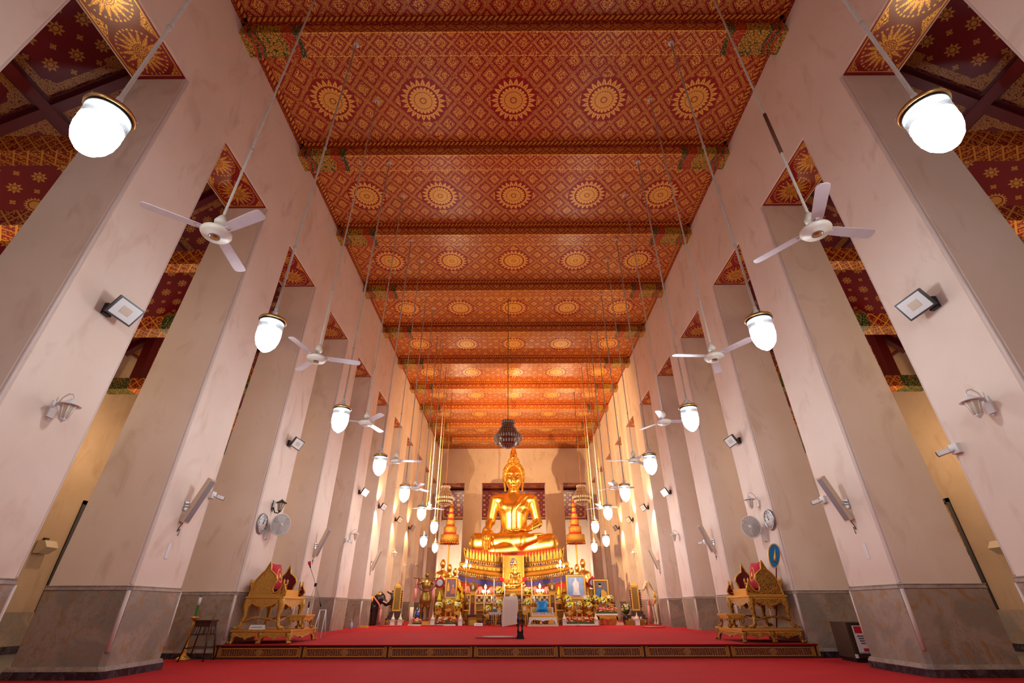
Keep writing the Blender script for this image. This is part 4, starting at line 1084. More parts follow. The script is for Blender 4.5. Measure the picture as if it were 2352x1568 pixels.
body=npmesh('body',surfnet(body_sdf,(-2.45,-1.62,-0.12),(2.45,0.95,3.46),0.036),M_buddha,sb)
hd=npmesh('head',surfnet(head_sdf,(-0.68,-0.72,3.02),(0.68,0.62,4.66),0.0175),M_buddha,sb)
hd.scale=(1.07,1.07,1.12); hd.location=(0,0,-0.39)
hr=npmesh('hair',surfnet(hair_sdf,(-0.64,-0.60,3.55),(0.64,0.68,5.0),0.03),M_buddha,sb)
hr.scale=(1.07,1.07,1.12); hr.location=(0,0,-0.39)
b=MB()
# curls in rows over the hair
for zz in np.arange(3.72,4.96,0.078):
    # radius of the hair shape at that height
    if zz<4.52: rr=0.55*math.sqrt(max(0,1-((zz-4.10)/0.56)**2)); cyy=0.06; ry=0.55/0.55
    else: rr=max(0.55*math.sqrt(max(0,1-((zz-4.10)/0.56)**2)),0.30*math.sqrt(max(0,1-((zz-4.66)/0.26)**2))); cyy=0.055
    if rr<0.05: continue
    m_=int(2*PI*rr/0.088)
    for k in range(m_):
        a=2*PI*(k+0.5*(int(zz*100)%2))/m_; x,y=rr*math.cos(a),cyy+rr*math.sin(a)
        if (x/0.45)**2+((y+0.40)/0.50)**2+((zz-3.86)/0.585)**2<1.0: continue
        b.lathe([(0.036,-0.02),(0.034,0.02),(0.014,0.055),(0.0,0.06)],6,(x,y,zz))
o=b.build('hair_curls',M_buddha,hr); o['kind']='stuff'
b=MB(); b.lathe([(0.0,4.80),(0.19,4.82),(0.21,4.90),(0.18,4.97),(0.19,5.02),(0.18,5.10),(0.14,5.24),(0.10,5.38),(0.06,5.50),(0.03,5.58),(0.0,5.62)],20,(0,0.04,0)); ff=b.build('flame_finial',M_buddha,sb); ff.scale=(1.07,1.07,1.12); ff.location=(0,0,-0.39)
b=MB()
for s_ in (-1,1): b.ball((s_*0.19,-0.452,3.905),0.036,10,6,1.6,0.5,0.55)
b.build('eyes',M_dark,hd)
def on_body(x,z,off=0.0,y0=-1.4,sdf=body_sdf):
    ys=np.linspace(y0,0.4,260,dtype=np.float32); P=np.stack([np.full_like(ys,x),ys,np.full_like(ys,z)],1); D=sdf(P)
    i=np.argmax(D<0); return float(ys[i])-off
# robe sash hanging down the front, and the robe edge
b=MB(); zs_=np.linspace(2.95,1.18,26); vs=[]
for z in zs_:
    k=max(0,(z-2.1)/0.85); xa,xb=-0.15+0.50*k**1.5,0.17+0.62*k**1.4
    for x in (xa,(xa+xb)/2,xb): vs.append((x,on_body(x,z,0.014,-0.75),z))
n=len(zs_); fs=[]
for i in range(n-1):
    for j in range(2): q=i*3+j; fs.append((q,q+1,q+4,q+3))
m_=len(vs); vs+= [(x,y+0.06,z) for x,y,z in vs]; fs2=[(a+m_,d+m_,c+m_,b_+m_) for a,b_,c,d in fs]
side=[(i*3,i*3+3,m_+i*3+3,m_+i*3) for i in range(n-1)]+[(i*3+5,i*3+2,m_+i*3+2,m_+i*3+5) for i in range(n-1)]
b.add(vs,fs+fs2+side,True); b.build('sash',M_buddha,sb)
b=MB()
def edge(pts,r=0.014): b.tube([(x,on_body(x,z,0.004,-0.75),z) for x,z in pts],r,6)
edge([(-0.15,z) for z in np.linspace(2.1,1.2,12)]); edge([(0.19,z) for z in np.linspace(2.1,1.2,12)])
edge([(-0.72+0.45*u+0.02*math.sin(3*u),2.20+0.25*u*u-0.12*math.sin(PI*u)) for u in np.linspace(0,1,9)])
b.build('robe_edge',M_buddha,sb)
b=MB(); b.tube([(0.86+0.155*math.cos(a)*0.75,-0.56-0.155*math.cos(a)*0.45,1.28+0.155*math.sin(a)) for a in np.linspace(0,2*PI,19)],0.02,6,False); b.build('wrist_band',M_goldplain,sb)
# small seated statue in front, on its own stand
ss=empty('seated_statue','small gold seated statue on the altar in front of the big one','statue',(0.02,22.45,1.50)); ss.scale=(0.205,)*3
o=npmesh('body',surfnet(body_sdf,(-2.45,-1.62,-0.12),(2.45,0.95,3.46),0.09),M_buddha,ss)
for q in (hd,hr): 
    c_=q.copy(); col.objects.link(c_); c_.parent=ss
c_=[q for q in col.objects if q.parent==sb and q.name.startswith('flame_finial')][0].copy(); col.objects.link(c_); c_.parent=ss
# ---------------- boat-shaped pedestal ----------------
PX=-0.03; PYF=24.2     # front face
def zsag(x): return 0.26*(min(abs(x-PX),2.7)/2.5)**2
ped=empty('altar_pedestal','tall boat shaped gilded pedestal with lotus petals under the big statue','pedestal',(PX,PYF,ZS))
ped_lo=1.25
def layer(name,hw,dep0,z0,z1,mat,prof=None,nx=40,par=None,skip=0.50):
    """one moulding of the pedestal: front and sides, sagging in the middle; prof = [(outset, t)]"""
    prof=prof or [(0,0),(0,1)]
    xs_=np.linspace(-hw,hw,nx); b=MB()
    ring=[]   # path: left side back -> front -> right side back
    for yb_ in (3.3,2.2,1.1): ring.append((-hw,yb_,-1,0))
    for x in xs_: ring.append((x,0,0,-1))
    for yb_ in (1.1,2.2,3.3): ring.append((hw,yb_,1,0))
    vs=[]
    for (o_,t) in prof:
        for (x,y,nx_,ny_) in ring:
            cx_=1 if abs(x)>=hw-1e-6 else 0
            xx=x+(o_*(1 if x>0 else -1) if cx_ else 0); yy=y+dep0-(o_ if y==0 else 0)
            z=z0+(z1-z0)*t+zsag(x); vs.append((xx,yy,z-ZS))
    m_=len(ring); fs=[]
    for i in range(len(prof)-1):
        for k in range(m_-1): fs.append((i*m_+k,i*m_+k+1,(i+1)*m_+k+1,(i+1)*m_+k))
    o=len(vs); base=(len(prof)-1)*m_
    for k in range(m_): vs.append((vs[base+k][0],3.3,vs[base+k][2]))
    for k in range(3,m_-4): fs.append((base+k,base+k+1,o+k+1,o+k))
    b.add(vs,fs,False); return b.build(name,mat,par or ped)
tops=[('red_seat_cloth',2.16,0.42,2.80,3.12,M_redband,[(0,0),(0,1)]),
 ('upper_ledge',2.30,0.22,2.58,3.00,M_golddark,[(0.0,0),(0.0,1)]),
 ('mirror_band',2.38,0.14,2.44,2.60,M_mirror,[(0.03,0),(-0.02,1)]),
 ('diamond_moulding',2.50,0.06,2.20,2.47,M_goldfine,[(0.0,0),(0.09,0.3),(0.09,0.75),(0.0,1)]),
 ('leaf_moulding',2.56,0.0,2.02,2.21,M_gold,[(0.0,0),(0.09,0.4),(0.02,1)]),
 ('mirror_band',2.58,-0.01,1.91,2.03,M_mirror,[(0.03,0),(0.0,1)]),
 ('gilt_cord',2.60,-0.02,1.84,1.92,M_gold,[(0,0),(0.06,0.5),(0,1)]),
 ('blue_cloth_band',2.60,-0.02,1.64,1.86,M_navy,[(0.0,0),(0.0,1)]),
 ('gilt_cord',2.62,-0.04,1.57,1.65,M_gold,[(0,0),(0.06,0.5),(0,1)]),
 ('red_banner_band',2.62,-0.04,1.40,1.58,M_redband,[(0,0),(0,1)]),
 ('lower_moulding',2.68,-0.08,1.12,1.42,M_goldfine,[(0.0,0),(0.12,0.3),(0.02,0.7),(0.06,1)]),
 ('lattice_band',2.74,-0.12,0.80,1.14,M_golddark,[(0.0,0),(0.0,1)]),
 ('foot',2.85,-0.2,0.24,0.82,M_golddark,[(0.12,0),(0.12,0.2),(0.0,0.35),(0.0,1)])]
for nm,hw,dp,z0,z1,mt,pf in tops: layer(nm,hw,dp,z0,z1,mt,pf)
PETAL=[(-0.46,0.0),(0.46,0.0),(0.50,0.35),(0.44,0.62),(0.20,0.80),(0.0,1.0),(-0.20,0.80),(-0.44,0.62),(-0.50,0.35)]
def petal_front(b,x,y,z,w,h,th=0.05,dx=0,dy=-1):
    tx,ty=-dy,dx; P=[]
    for lay,(k,o_) in enumerate(((1.0,0.0),(1.0,th*0.5),(0.72,th))):
        for a,t in PETAL:
            aa=a*k; tt=0.42+(t-0.42)*k; lean=0.10*tt
            P.append((x+tx*w*aa+dx*(o_+lean),y+ty*w*aa+dy*(o_+lean),z+h*tt))
    n=len(PETAL); fs=[(l*n+i,l*n+(i+1)%n,(l+1)*n+(i+1)%n,(l+1)*n+i) for l in (0,1) for i in range(n)]+[tuple(range(2*n,3*n))]
    b.add(P,fs,False)
b=MB()
for s_ in (-1,1):
    for i in range(12):
        x=s_*(0.60+0.148*i); petal_front(b,x,0.20,2.62+zsag(x)-ZS,0.15,0.50)
    for i in range(9): petal_front(b,s_*2.31,0.32+0.15*i,2.62+zsag(2.3)-ZS,0.142,0.50,0.05,s_,0)
b.build('lotus_petals',M_gold,ped)['kind']='stuff'
b=MB()
for s_ in (-1,1):
    for i in range(6):
        x=s_*(0.674+0.296*i); b.box(x-0.02,x+0.02,0.055,0.12,2.70+zsag(x)-ZS,2.90+zsag(x)-ZS)
b.build('dark_slot',M_dark,ped)['kind']='stuff'
b=MB()
for (z,dp,w,st,hw) in ((2.60,0.12,0.10,0.11,2.35),(2.44,0.05,0.09,0.10,2.45),(2.03,-0.02,0.09,0.10,2.5),(1.42,-0.06,0.10,0.11,2.55)):
    for s_ in (-1,1):
        x=0.55
        while x<hw:
            zz=z+zsag(x)-ZS; b.add([(s_*x-w*0.45,dp-0.03,zz),(s_*x+w*0.45,dp-0.03,zz),(s_*x,dp-0.035,zz-0.11),(s_*x,dp-0.05,zz-0.055)],[(0,2,3),(3,2,1),(0,3,1)],False); x+=st
b.build('hanging_leaf_fringe',M_gold,ped)['kind']='stuff'
b=MB()
for s_ in (-1,1):
    for i in range(9):
        x=s_*(0.64+0.20*i); z=2.33+zsag(x)-ZS; dd=s_*0.03*(1 if i%2 else -1)
        for q in (-1,1): b.add([(x-dd,-0.045,z+q*0.05),(x+dd,-0.045,z),(x+dd*1.8,-0.045,z),(x-dd*0.2,-0.045,z+q*0.05)],[(0,1,2,3),(3,2,1,0)],False)
b.build('chevron_inlay',M_dark,ped)['kind']='stuff'
# centre panel with the round emblem
b=MB(); b.box(-0.50,0.46,-0.16,0.30,1.30,2.72); cp=b.build('centre_panel',M_goldfine,ped)
b=MB()
for x in (-0.50,0.44): b.box(x-0.03,x+0.03,-0.20,-0.14,1.30,2.74)
for k in range(18):
    for x in (-0.36,-0.28,0.22,0.30): b.cbox((x,-0.165,2.58-0.06*k),(0.045,0.03,0.035))
b.build('relief_blocks',M_gold,cp)['kind']='stuff'
b=MB(); b.tube([(0.18*math.cos(a)-0.02,-0.18,0.26*math.sin(a)+2.60-ZS) for a in np.linspace(0,2*PI,33)],0.025,8,False); b.build('emblem_rim',M_gold,cp)
b=MB(); n=32; b.add([(0.175*math.cos(2*PI*k/n)-0.02,-0.185,0.25*math.sin(2*PI*k/n)+2.60-ZS) for k in range(n)],[tuple(range(n))],False); b.build('blue_enamel',M_navy,cp)
b=MB()
for k in range(8):
    a=2*PI*k/8; b.ball((-0.02+0.10*math.cos(a),-0.195,2.60-ZS+0.15*math.sin(a)),0.03,8,5,1,0.4,1)
b.ball((-0.02,-0.20,2.58-ZS),0.05,10,6,1,0.5,1.3); b.build('emblem_figure',M_goldplain,cp)
# ---------------- chandeliers ----------------
def chand_fn():
    t=empty('chandelier',None,'chandelier')   # origin at widest level; total 0.95 high
    b=MB(); b.lathe([(0.0,0.62),(0.05,0.62),(0.19,0.58),(0.20,0.50),(0.18,0.45),(0.22,0.36),(0.28,0.26),(0.33,0.16),(0.38,0.09),(0.44,0.0),(0.42,-0.03),(0.36,-0.08),(0.34,-0.14),(0.22,-0.24),(0.12,-0.29),(0.0,-0.31)],28); b.build('frame',M_crystaldk,t)
    def ring(nm,r,z,n,s_,h):
        b=MB()
        for k in range(n):
            a=2*PI*k/n; b.ball((r*math.cos(a),r*math.sin(a),z),s_,6,4,1,1,h)
        b.build(nm,M_crystal,t)['kind']='stuff'
    ring('upper_crystal_ring',0.205,0.53,18,0.024,2.4); ring('wide_crystal_ring',0.435,0.02,34,0.027,2.6); ring('lower_crystal_ring',0.345,-0.13,26,0.027,2.4)
    b=MB()
    for j,(r,z) in enumerate(((0.185,0.44),(0.225,0.37),(0.27,0.30),(0.31,0.22),(0.35,0.15),(0.24,-0.235),(0.17,-0.27),(0.09,-0.30))):
        for k in range(int(r*100)):
            a=2*PI*k/int(r*100); b.ball((r*math.cos(a),r*math.sin(a),z),0.013,5,3,1,1,1.6)
    b.build('bead_strings',M_crystal,t)['kind']='stuff'
    return t
chn=Once(chand_fn)
for p,s_,lab in (((-0.21,14.49,5.53),1.02,'grey crystal chandelier hanging over the head of the great statue'),((-3.42,23.65,5.46),1.08,'crystal chandelier above the left tiered umbrella'),((3.33,23.65,5.48),1.08,'crystal chandelier above the right tiered umbrella')):
    t=chn(p,0,lab,'crystal chandeliers',s_); b=MB(); b.tube([(0,0,0.6),(0,0,(ZC-p[2])/s_)],0.014,6); b.build('chain',M_golddark,t)
    b=MB(); b.lathe([(0,-0.05),(0.08,-0.04),(0.11,0)],14,(0,0,(ZC-p[2])/s_)); b.build('ceiling_rose',M_golddark,t)
# ---------------- tiered umbrellas ----------------
for sx in (-1,1):
    t=empty('tiered_umbrella','seven tiered gold ceremonial umbrella on a pole, %s of the great statue'%SD[sx],'umbrella',(-3.19 if sx<0 else 3.0,24.55,ZS),0,'tiered umbrellas'); t.scale=(1.045,)*3
    b=MB(); b.tube([(0,0,0),(0,0,4.9)],0.035,8); b.build('pole',M_yellow,t)
    z=3.22
    for k,(r,h) in enumerate(((0.44,0.36),(0.305,0.30),(0.215,0.25),(0.155,0.23),(0.11,0.20),(0.085,0.18),(0.065,0.14))):
        b=MB(); b.lathe([(r,z),(r*0.97,z+h*0.85),(r*0.85,z+h*0.95),(0.03,z+h)],28,sm=True); b.build('gold_tier',M_goldfine,t)
        b=MB(); b.lathe([(r*0.96,z-0.05),(r*0.98,z+0.01)],28); b.build('red_lining',M_redcloth,t)
        if k==0:
            b=MB()
            for q in range(28):
                a=2*PI*q/28; b.ball((r*math.cos(a),r*math.sin(a),z-0.045),0.03,5,3,1,1,1.4)
            b.build('fringe',M_gold,t)['kind']='stuff'
        z+=h+0.05
    b=MB(); b.lathe([(0.04,z-0.05),(0.06,z),(0.02,z+0.05),(0,z+0.14)],10); b.build('finial',M_gold,t)
# ---------------- attendant statues ----------------
def monk_sdf(P):
    d=ell(P,(0,0.02,0.55),(0.30,0.26,0.62)); d=smin(d,ell(P,(0,0.0,1.30),(0.27,0.19,0.38)),0.15)
    d=smin(d,cone(P,(-0.22,0,1.52),(0.22,0,1.52),0.10,0.10),0.08)
    d=smin(d,cone(P,(0,0,1.55),(0,-0.01,1.74),0.085,0.075),0.05); d=smin(d,ell(P,(0,-0.02,1.88),(0.115,0.13,0.155)),0.03)
    Q=P.copy(); Q[:,0]=np.abs(P[:,0]); d=smin(d,ell(Q,(0.12,0.0,1.87),(0.02,0.03,0.06)),0.01); d=smin(d,ell(P,(0,-0.15,1.86),(0.02,0.03,0.04)),0.015)
    d=smin(d,cone(Q,(0.27,0.0,1.50),(0.32,-0.04,1.18),0.085,0.07),0.05); d=smin(d,cone(Q,(0.32,-0.04,1.18),(0.05,-0.26,1.34),0.07,0.05),0.04)
    d=smin(d,ell(P,(0,-0.28,1.40),(0.05,0.04,0.11)),0.02)
    return np.maximum(d,-P[:,2])
monkVF=surfnet(monk_sdf,(-0.5,-0.42,-0.02),(0.5,0.42,2.1),0.034)
mk_first=None
for (px,py,Y,sx,lab) in ((1018,1284,23.5,-1,'tallest gold standing disciple statue on the left, behind the clock'),(1033,1295,22.95,-1,'middle gold disciple statue on the left, by the umbrella pole'),(1046,1304,22.4,-1,'smallest gold disciple statue on the left, above the picture frame'),
                    (1338,1283,23.5,1,'tallest gold standing disciple statue on the right, behind the clock'),(1325,1295,22.95,1,'middle gold disciple statue on the right, by the umbrella pole'),(1313,1303,22.4,1,'smallest gold disciple statue on the right, above the white robed picture')):
    p=aty(px,py,Y); h=(p.z-ZS)/2.03
    t=empty('disciple_statue',lab,'statue',(p.x,Y,ZS),-sx*0.55,'disciple statues beside the pedestal'); t.scale=(h*0.80,h*0.80,h)
    if mk_first is None: mk_first=npmesh('body',monkVF,M_buddha,t)
    else: c_=mk_first.copy(); col.objects.link(c_); c_.parent=t
    b=MB(); b.lathe([(0.33,0),(0.34,0.05),(0.32,0.10),(0.30,0.12)],16); b.build('lotus_base',M_golddark,t)
# bronze porter
def porter_sdf(P):
    Q=P.copy(); Q[:,0]=np.abs(P[:,0])
    d=ell(P,(0,0,0.98),(0.17,0.12,0.20)); d=smin(d,ell(P,(0,0,1.26),(0.19,0.12,0.20)),0.08); d=smin(d,cone(P,(-0.17,0,1.40),(0.17,0,1.40),0.07,0.07),0.05)
    d=smin(d,cone(P,(0,0,1.42),(0,-0.01,1.55),0.055,0.05),0.03); d=smin(d,ell(P,(0,-0.02,1.64),(0.08,0.095,0.115)),0.02)
    d=smin(d,ell(Q,(0.085,0,1.63),(0.015,0.02,0.04)),0.01); d=smin(d,ell(P,(0,-0.115,1.63),(0.014,0.02,0.025)),0.01)
    d=smin(d,cone(Q,(0.19,0,1.38),(0.34,-0.06,1.30),0.055,0.045),0.03); d=smin(d,cone(Q,(0.34,-0.06,1.30),(0.30,-0.08,1.50),0.045,0.04),0.02); d=smin(d,ell(Q,(0.30,-0.08,1.53),(0.04,0.04,0.05)),0.02)
    d=smin(d,cone(Q,(0.09,0,0.88),(0.12,-0.03,0.50),0.12,0.08),0.05); d=smin(d,cone(Q,(0.12,-0.03,0.50),(0.13,0.0,0.10),0.065,0.042),0.03); d=smin(d,cone(Q,(0.13,0.0,0.07),(0.14,-0.14,0.045),0.045,0.035),0.02)
    return smin(d,ell(P,(0,0,0.74),(0.23,0.15,0.22)),0.04)
t=empty('porter_statue','dark bronze standing man statue with a pole across the shoulders and flower garlands','statue',(-3.60,21.3,ZS+0.12),0.25)
npmesh('body',surfnet(porter_sdf,(-0.5,-0.3,0.0),(0.5,0.3,1.8),0.022),M_bronze,t)
b=MB(); b.tube([(-0.55,-0.09,1.52),(0.42,-0.07,1.52)],0.016,8); b.build('pole',M_bronze,t)
b=MB()
for x in (-0.36,0.30): b.tube([(x,-0.12,1.54),(x+0.03,-0.14,1.2),(x*0.5,-0.2,1.08),(0,-0.22,1.05)],0.022,6)
b.build('dark_garland',M_maroon,t)
for x in (-0.40,0.30):
    b=MB(); b.tube([(x,-0.12,1.5),(x-0.02,-0.14,1.15)],0.018,6); b.tube([(x-0.02,-0.14,1.15),(x-0.02,-0.14,0.72)],[0.045,0.05],8); b.build('orchid_tassel',M_fp,t)
MB().box(-0.34,0.34,-0.28,0.28,-0.12,0.0).build('base',M_goldplain,t)
# ---------------- animals in the side bays ----------------
def ele_sdf(P):   # faces +x
    d=ell(P,(-0.10,0,0.72),(0.42,0.24,0.27)); d=smin(d,ell(P,(0.34,0,0.92),(0.20,0.17,0.21)),0.08); d=smin(d,ell(P,(0.30,0,1.06),(0.12,0.12,0.10)),0.05)
    d=smin(d,chain(P,[(0.46,0,0.88),(0.60,0,0.72),(0.76,0,0.76),(0.84,0,0.92),(0.80,0,1.08),(0.68,0,1.12),(0.60,0,1.16)],[0.10,0.078,0.062,0.052,0.044,0.036,0.028]),0.05)
    Q=P.copy(); Q[:,1]=np.abs(P[:,1])
    d=smin(d,ell(Q,(0.24,0.19,0.88),(0.13,0.03,0.17)),0.03)
    for x in (0.16,-0.34): d=smin(d,cone(Q,(x,0.13,0.62),(x,0.13,0.04),0.10,0.075),0.06)
    return smin(d,chain(P,[(-0.52,0,0.80),(-0.58,0,0.60),(-0.56,0,0.40)],[0.03,0.02,0.02]),0.03)
t=empty('elephant_statue','dark wooden elephant statue with raised trunk and gold cloth, half behind a left pillar','statue',(-5.72,21.2,ZS),-0.12)
npmesh('body',surfnet(ele_sdf,(-0.72,-0.34,-0.05),(0.98,0.34,1.28),0.024),M_eleph,t)
b=MB(); b.lathe([(0.40,0),(0.42,0.10),(0.30,0.19),(0.0,0.24)],20,(-0.10,0,0.78),sx=0.9,sy=0.62); b.build('gold_saddle_cloth',M_goldplain,t)
b=MB(); b.lathe([(0.16,0),(0.13,0.08),(0.0,0.13)],16,(0.30,0,1.03)); b.build('gold_headdress',M_goldplain,t)
b=MB(); b.tube([(0.12,-0.23,1.0),(0.40,-0.22,0.72),(0.46,-0.1,0.5)],0.03,6); b.tube([(0.46,-0.12,0.55),(0.46,-0.14,0.1)],0.05,8); b.build('garland',M_fp,t)
for s_ in (-1,1):
    b=MB(); b.tube([(0.50,s_*0.09,0.82),(0.66,s_*0.11,0.76),(0.74,s_*0.10,0.84)],[0.03,0.02,0.006],7); b.build('tusk',M_fw,t)
def horse_sdf(P):   # faces +x
    d=ell(P,(-0.12,0,0.80),(0.44,0.19,0.21)); d=smin(d,ell(P,(0.20,0,0.86),(0.20,0.17,0.22)),0.08)
    d=smin(d,chain(P,[(0.26,0,0.95),(0.38,0,1.20),(0.46,0,1.42)],[0.17,0.115,0.085]),0.08)
    d=smin(d,cone(P,(0.46,0,1.44),(0.66,0,1.20),0.09,0.052),0.04)
    Q=P.copy(); Q[:,1]=np.abs(P[:,1])
    d=smin(d,cone(Q,(0.43,0.04,1.50),(0.42,0.05,1.60),0.025,0.008),0.015)
    d=smin(d,chain(Q,[(0.24,0.10,0.72),(0.26,0.10,0.40),(0.24,0.10,0.12),(0.27,0.10,0.04)],[0.085,0.048,0.034,0.045]),0.03)
    d=smin(d,chain(Q,[(-0.42,0.10,0.74),(-0.38,0.10,0.50),(-0.52,0.10,0.34),(-0.50,0.10,0.05)],[0.12,0.065,0.042,0.045]),0.03)
    return smin(d,chain(P,[(-0.55,0,0.86),(-0.66,0,0.70),(-0.66,0,0.40)],[0.04,0.055,0.02]),0.03)
t=empty('horse_statue','white horse statue with gold bridle and garland, half behind a right pillar','statue',(5.72,21.0,ZS),PI+0.25)
npmesh('body',surfnet(horse_sdf,(-0.8,-0.3,0.0),(0.8,0.3,1.66),0.024),M_horse,t)
b=MB(); b.tube([(0.43,0,1.55),(0.33,0,1.38),(0.22,0,1.15),(0.10,0,1.05)],0.025,6); b.build('mane',M_brown,t)
b=MB(); 
b.tube([(0.50+0.0*math.cos(a),0.10*math.cos(a),1.42+0.10*math.sin(a)) for a in np.linspace(0,2*PI,13)],0.012,5); b.tube([(0.60,0.075*math.cos(a),1.27+0.075*math.sin(a)) for a in np.linspace(0,2*PI,13)],0.012,5)
for s_ in (-1,1): b.tube([(0.50,s_*0.10,1.42),(0.60,s_*0.075,1.27)],0.01,5)
b.build('bridle',M_goldplain,t)
b=MB(); b.tube([(0.30,0.20*math.cos(a),0.92+0.25*math.sin(a)) for a in np.linspace(0,2*PI,17)],0.035,6); b.build('gold_collar',M_goldplain,t)
b=MB(); b.tube([(0.20,-0.2,1.1),(0.40,-0.18,0.8),(0.46,-0.1,0.66)],0.03,6); b.tube([(0.46,-0.1,0.66),(0.47,-0.1,0.12)],0.05,8); b.build('garland',M_fp,t)
b=MB(); b.ball((0.63,-0.055,1.30),0.001,4,3); 
for s_ in (-1,1): b.ball((0.535,s_*0.078,1.40),0.018,6,4)
b.build('eyes',M_dark,t)
# ---------------- altar tables, vessels and flowers ----------------
def gtable(x0,x1,y0,y1,z1,label,mat=M_golddark,top=M_gold,z0=ZS,name='altar_table',dep=None,w=0.05,tiers=False):
    t=empty(name,label,'table',((x0+x1)/2,(y0+y1)/2,z0),0,'gilded altar tables'); a,c=(x1-x0)/2,(y1-y0)/2; h=z1-z0
    b=MB(); b.box(-a-0.02,a+0.02,-c-0.02,c+0.02,h-0.03,h); b.box(-a,a,-c,c,h-0.06,h-0.03); b.build('table_top',top,t)
    b=MB(); skirt(b,-a,a,-c,h-0.06,dep or min(0.10,h*0.25),1); skirt(b,-c,c,-a,h-0.06,dep or min(0.10,h*0.25),1,False); skirt(b,-c,c,a-0.02,h-0.06,dep or min(0.10,h*0.25),1,False); b.build('carved_apron',mat,t)
    for sx in (-1,1):
        for sy in (-1,1):
            b=MB(); b.prism([(sx*(a-w),sy*(c-w)),(sx*a,sy*(c-w)),(sx*a,sy*c),(sx*(a-w),sy*c)][::sx*sy],0,h-0.05); b.build('leg',mat,t)
    return t
def lattice():
    q=Mat('mirror_lattice',(0.3,0.2,0.05),0.25,0.6); x,y,z=q.obj(); a=((x+z)*4.6).tri(); b_=((x-z)*4.6).tri(); m_=a.max(b_); w2=((x+z)*4.6+0.5).tri().max(((x-z)*4.6+0.5).tri())
    k=q.mix(m_.gt(0.80),(0.32,0.15,0.03),(0.62,0.62,0.62)); k=q.mix(w2.gt(0.86),k,(0.03,0.02,0.02)); q.color(k); return q.m
M_latt=lattice()
for (x0,x1,y0,y1,z1,lab) in ((-2.10,2.06,22.85,23.25,1.30,'long mirror lattice altar table at the back under the pedestal'),(-1.85,1.85,22.62,22.84,1.00,'long gilded altar table in the middle tier'),(-2.1,2.0,21.9,22.16,0.74,'long dark gold altar table behind the white chair')):
    t=empty('long_altar_table',lab,'table',((x0+x1)/2,(y0+y1)/2,ZS),0); a,c,h=(x1-x0)/2,(y1-y0)/2,z1-ZS
    MB().box(-a,a,-c,c,h-0.05,h).build('table_top',M_gold,t)
    MB().box(-a+0.03,a-0.03,-c+0.03,c,h-0.34,h-0.05).build('lattice_front',M_latt if z1>1.2 else M_golddark,t)
    b=MB()
    for i in range(9): x=-a+0.1+(2*a-0.2)*i/8; b.box(x-0.035,x+0.035,-c+0.02,c-0.02,0,h-0.3)
    b.build('legs_row',M_golddark,t)['kind']='stuff'
    b=MB(); skirt(b,-a,a,-c,h-0.30,0.10,9); b.build('carved_apron',M_gold,t)
MATS5=[M_golddark,M_fy,M_fw,M_green,M_fr,M_fp,M_fo]
def bouquet(b,c,r,n,mix,rr=0.28,seed=1):
    q=random.Random(seed)
    for i in range(n):
        u=q.random()*2*PI; v=math.acos(1-q.random()*1.25); p=(c[0]+r*math.sin(v)*math.cos(u),c[1]+r*math.sin(v)*math.sin(u),c[2]+r*math.cos(v)*0.95)
        b.m=q.choice(mix); b.ball(p,r*rr*(0.8+0.4*q.random()),5,3)
    b.m=0
def bowl_fn(mix,name='flower_bowl',n=44):
    def f():
        t=empty(name,None,'flowers'); r=0.135
        b=MB(); b.lathe([(0.0,0),(0.08,0),(0.075,0.02),(0.03,0.04),(0.03,0.07),(0.09,0.10),(0.115,0.14),(0.10,0.145),(0.0,0.12)],14); b.build('gold_bowl',M_gold,t)
        b=MB(); b.m=3; b.ball((0,0,0.20),0.11,8,6); bouquet(b,(0,0,0.20),r,n,mix,0.27,R.randint(0,999)); b.build('blossoms',MATS5,t)['kind']='stuff'
        return t
    return f
bowlY=Once(bowl_fn([1,1,1,2])); bowlW=Once(bowl_fn([1,2,2])); bowlP=Once(bowl_fn([5,5,2],'pink_lotus_bunch'))
def lotusP():
    t=empty('lotus_bunch',None,'flowers'); b=MB(); b.lathe([(0,0),(0.06,0),(0.03,0.04),(0.06,0.12),(0.05,0.13)],12); b.build('vase',M_gold,t)
    b=MB(); b.m=5
    for i in range(16):
        a=i*2.4; rr=0.03+0.10*(i/16); b.lathe([(0.0,0),(0.035,0.03),(0.028,0.08),(0.0,0.13)],5,(rr*math.cos(a),rr*math.sin(a),0.12+0.12*(1-i/16)))
    b.build('pink_buds',MATS5,t)['kind']='stuff'; return t
lotus=Once(lotusP)
def conefl(mat,h=0.34,r=0.09):
    def f():
        t=empty('flower_cone',None,'flowers'); b=MB(); b.lathe([(0,0),(0.06,0),(0.02,0.03),(0.07,0.07)],12); b.build('stand',M_gold,t)
        b=MB(); b.lathe([(r,0.06),(r*0.95,0.12),(r*0.5,0.06+h*0.6),(0.012,0.06+h),(0,0.07+h)],14); b.build('cone',mat,t); return t
    return f
coneY=Once(conefl(M_fy)); coneP=Once(conefl(M_purple,0.26,0.12))
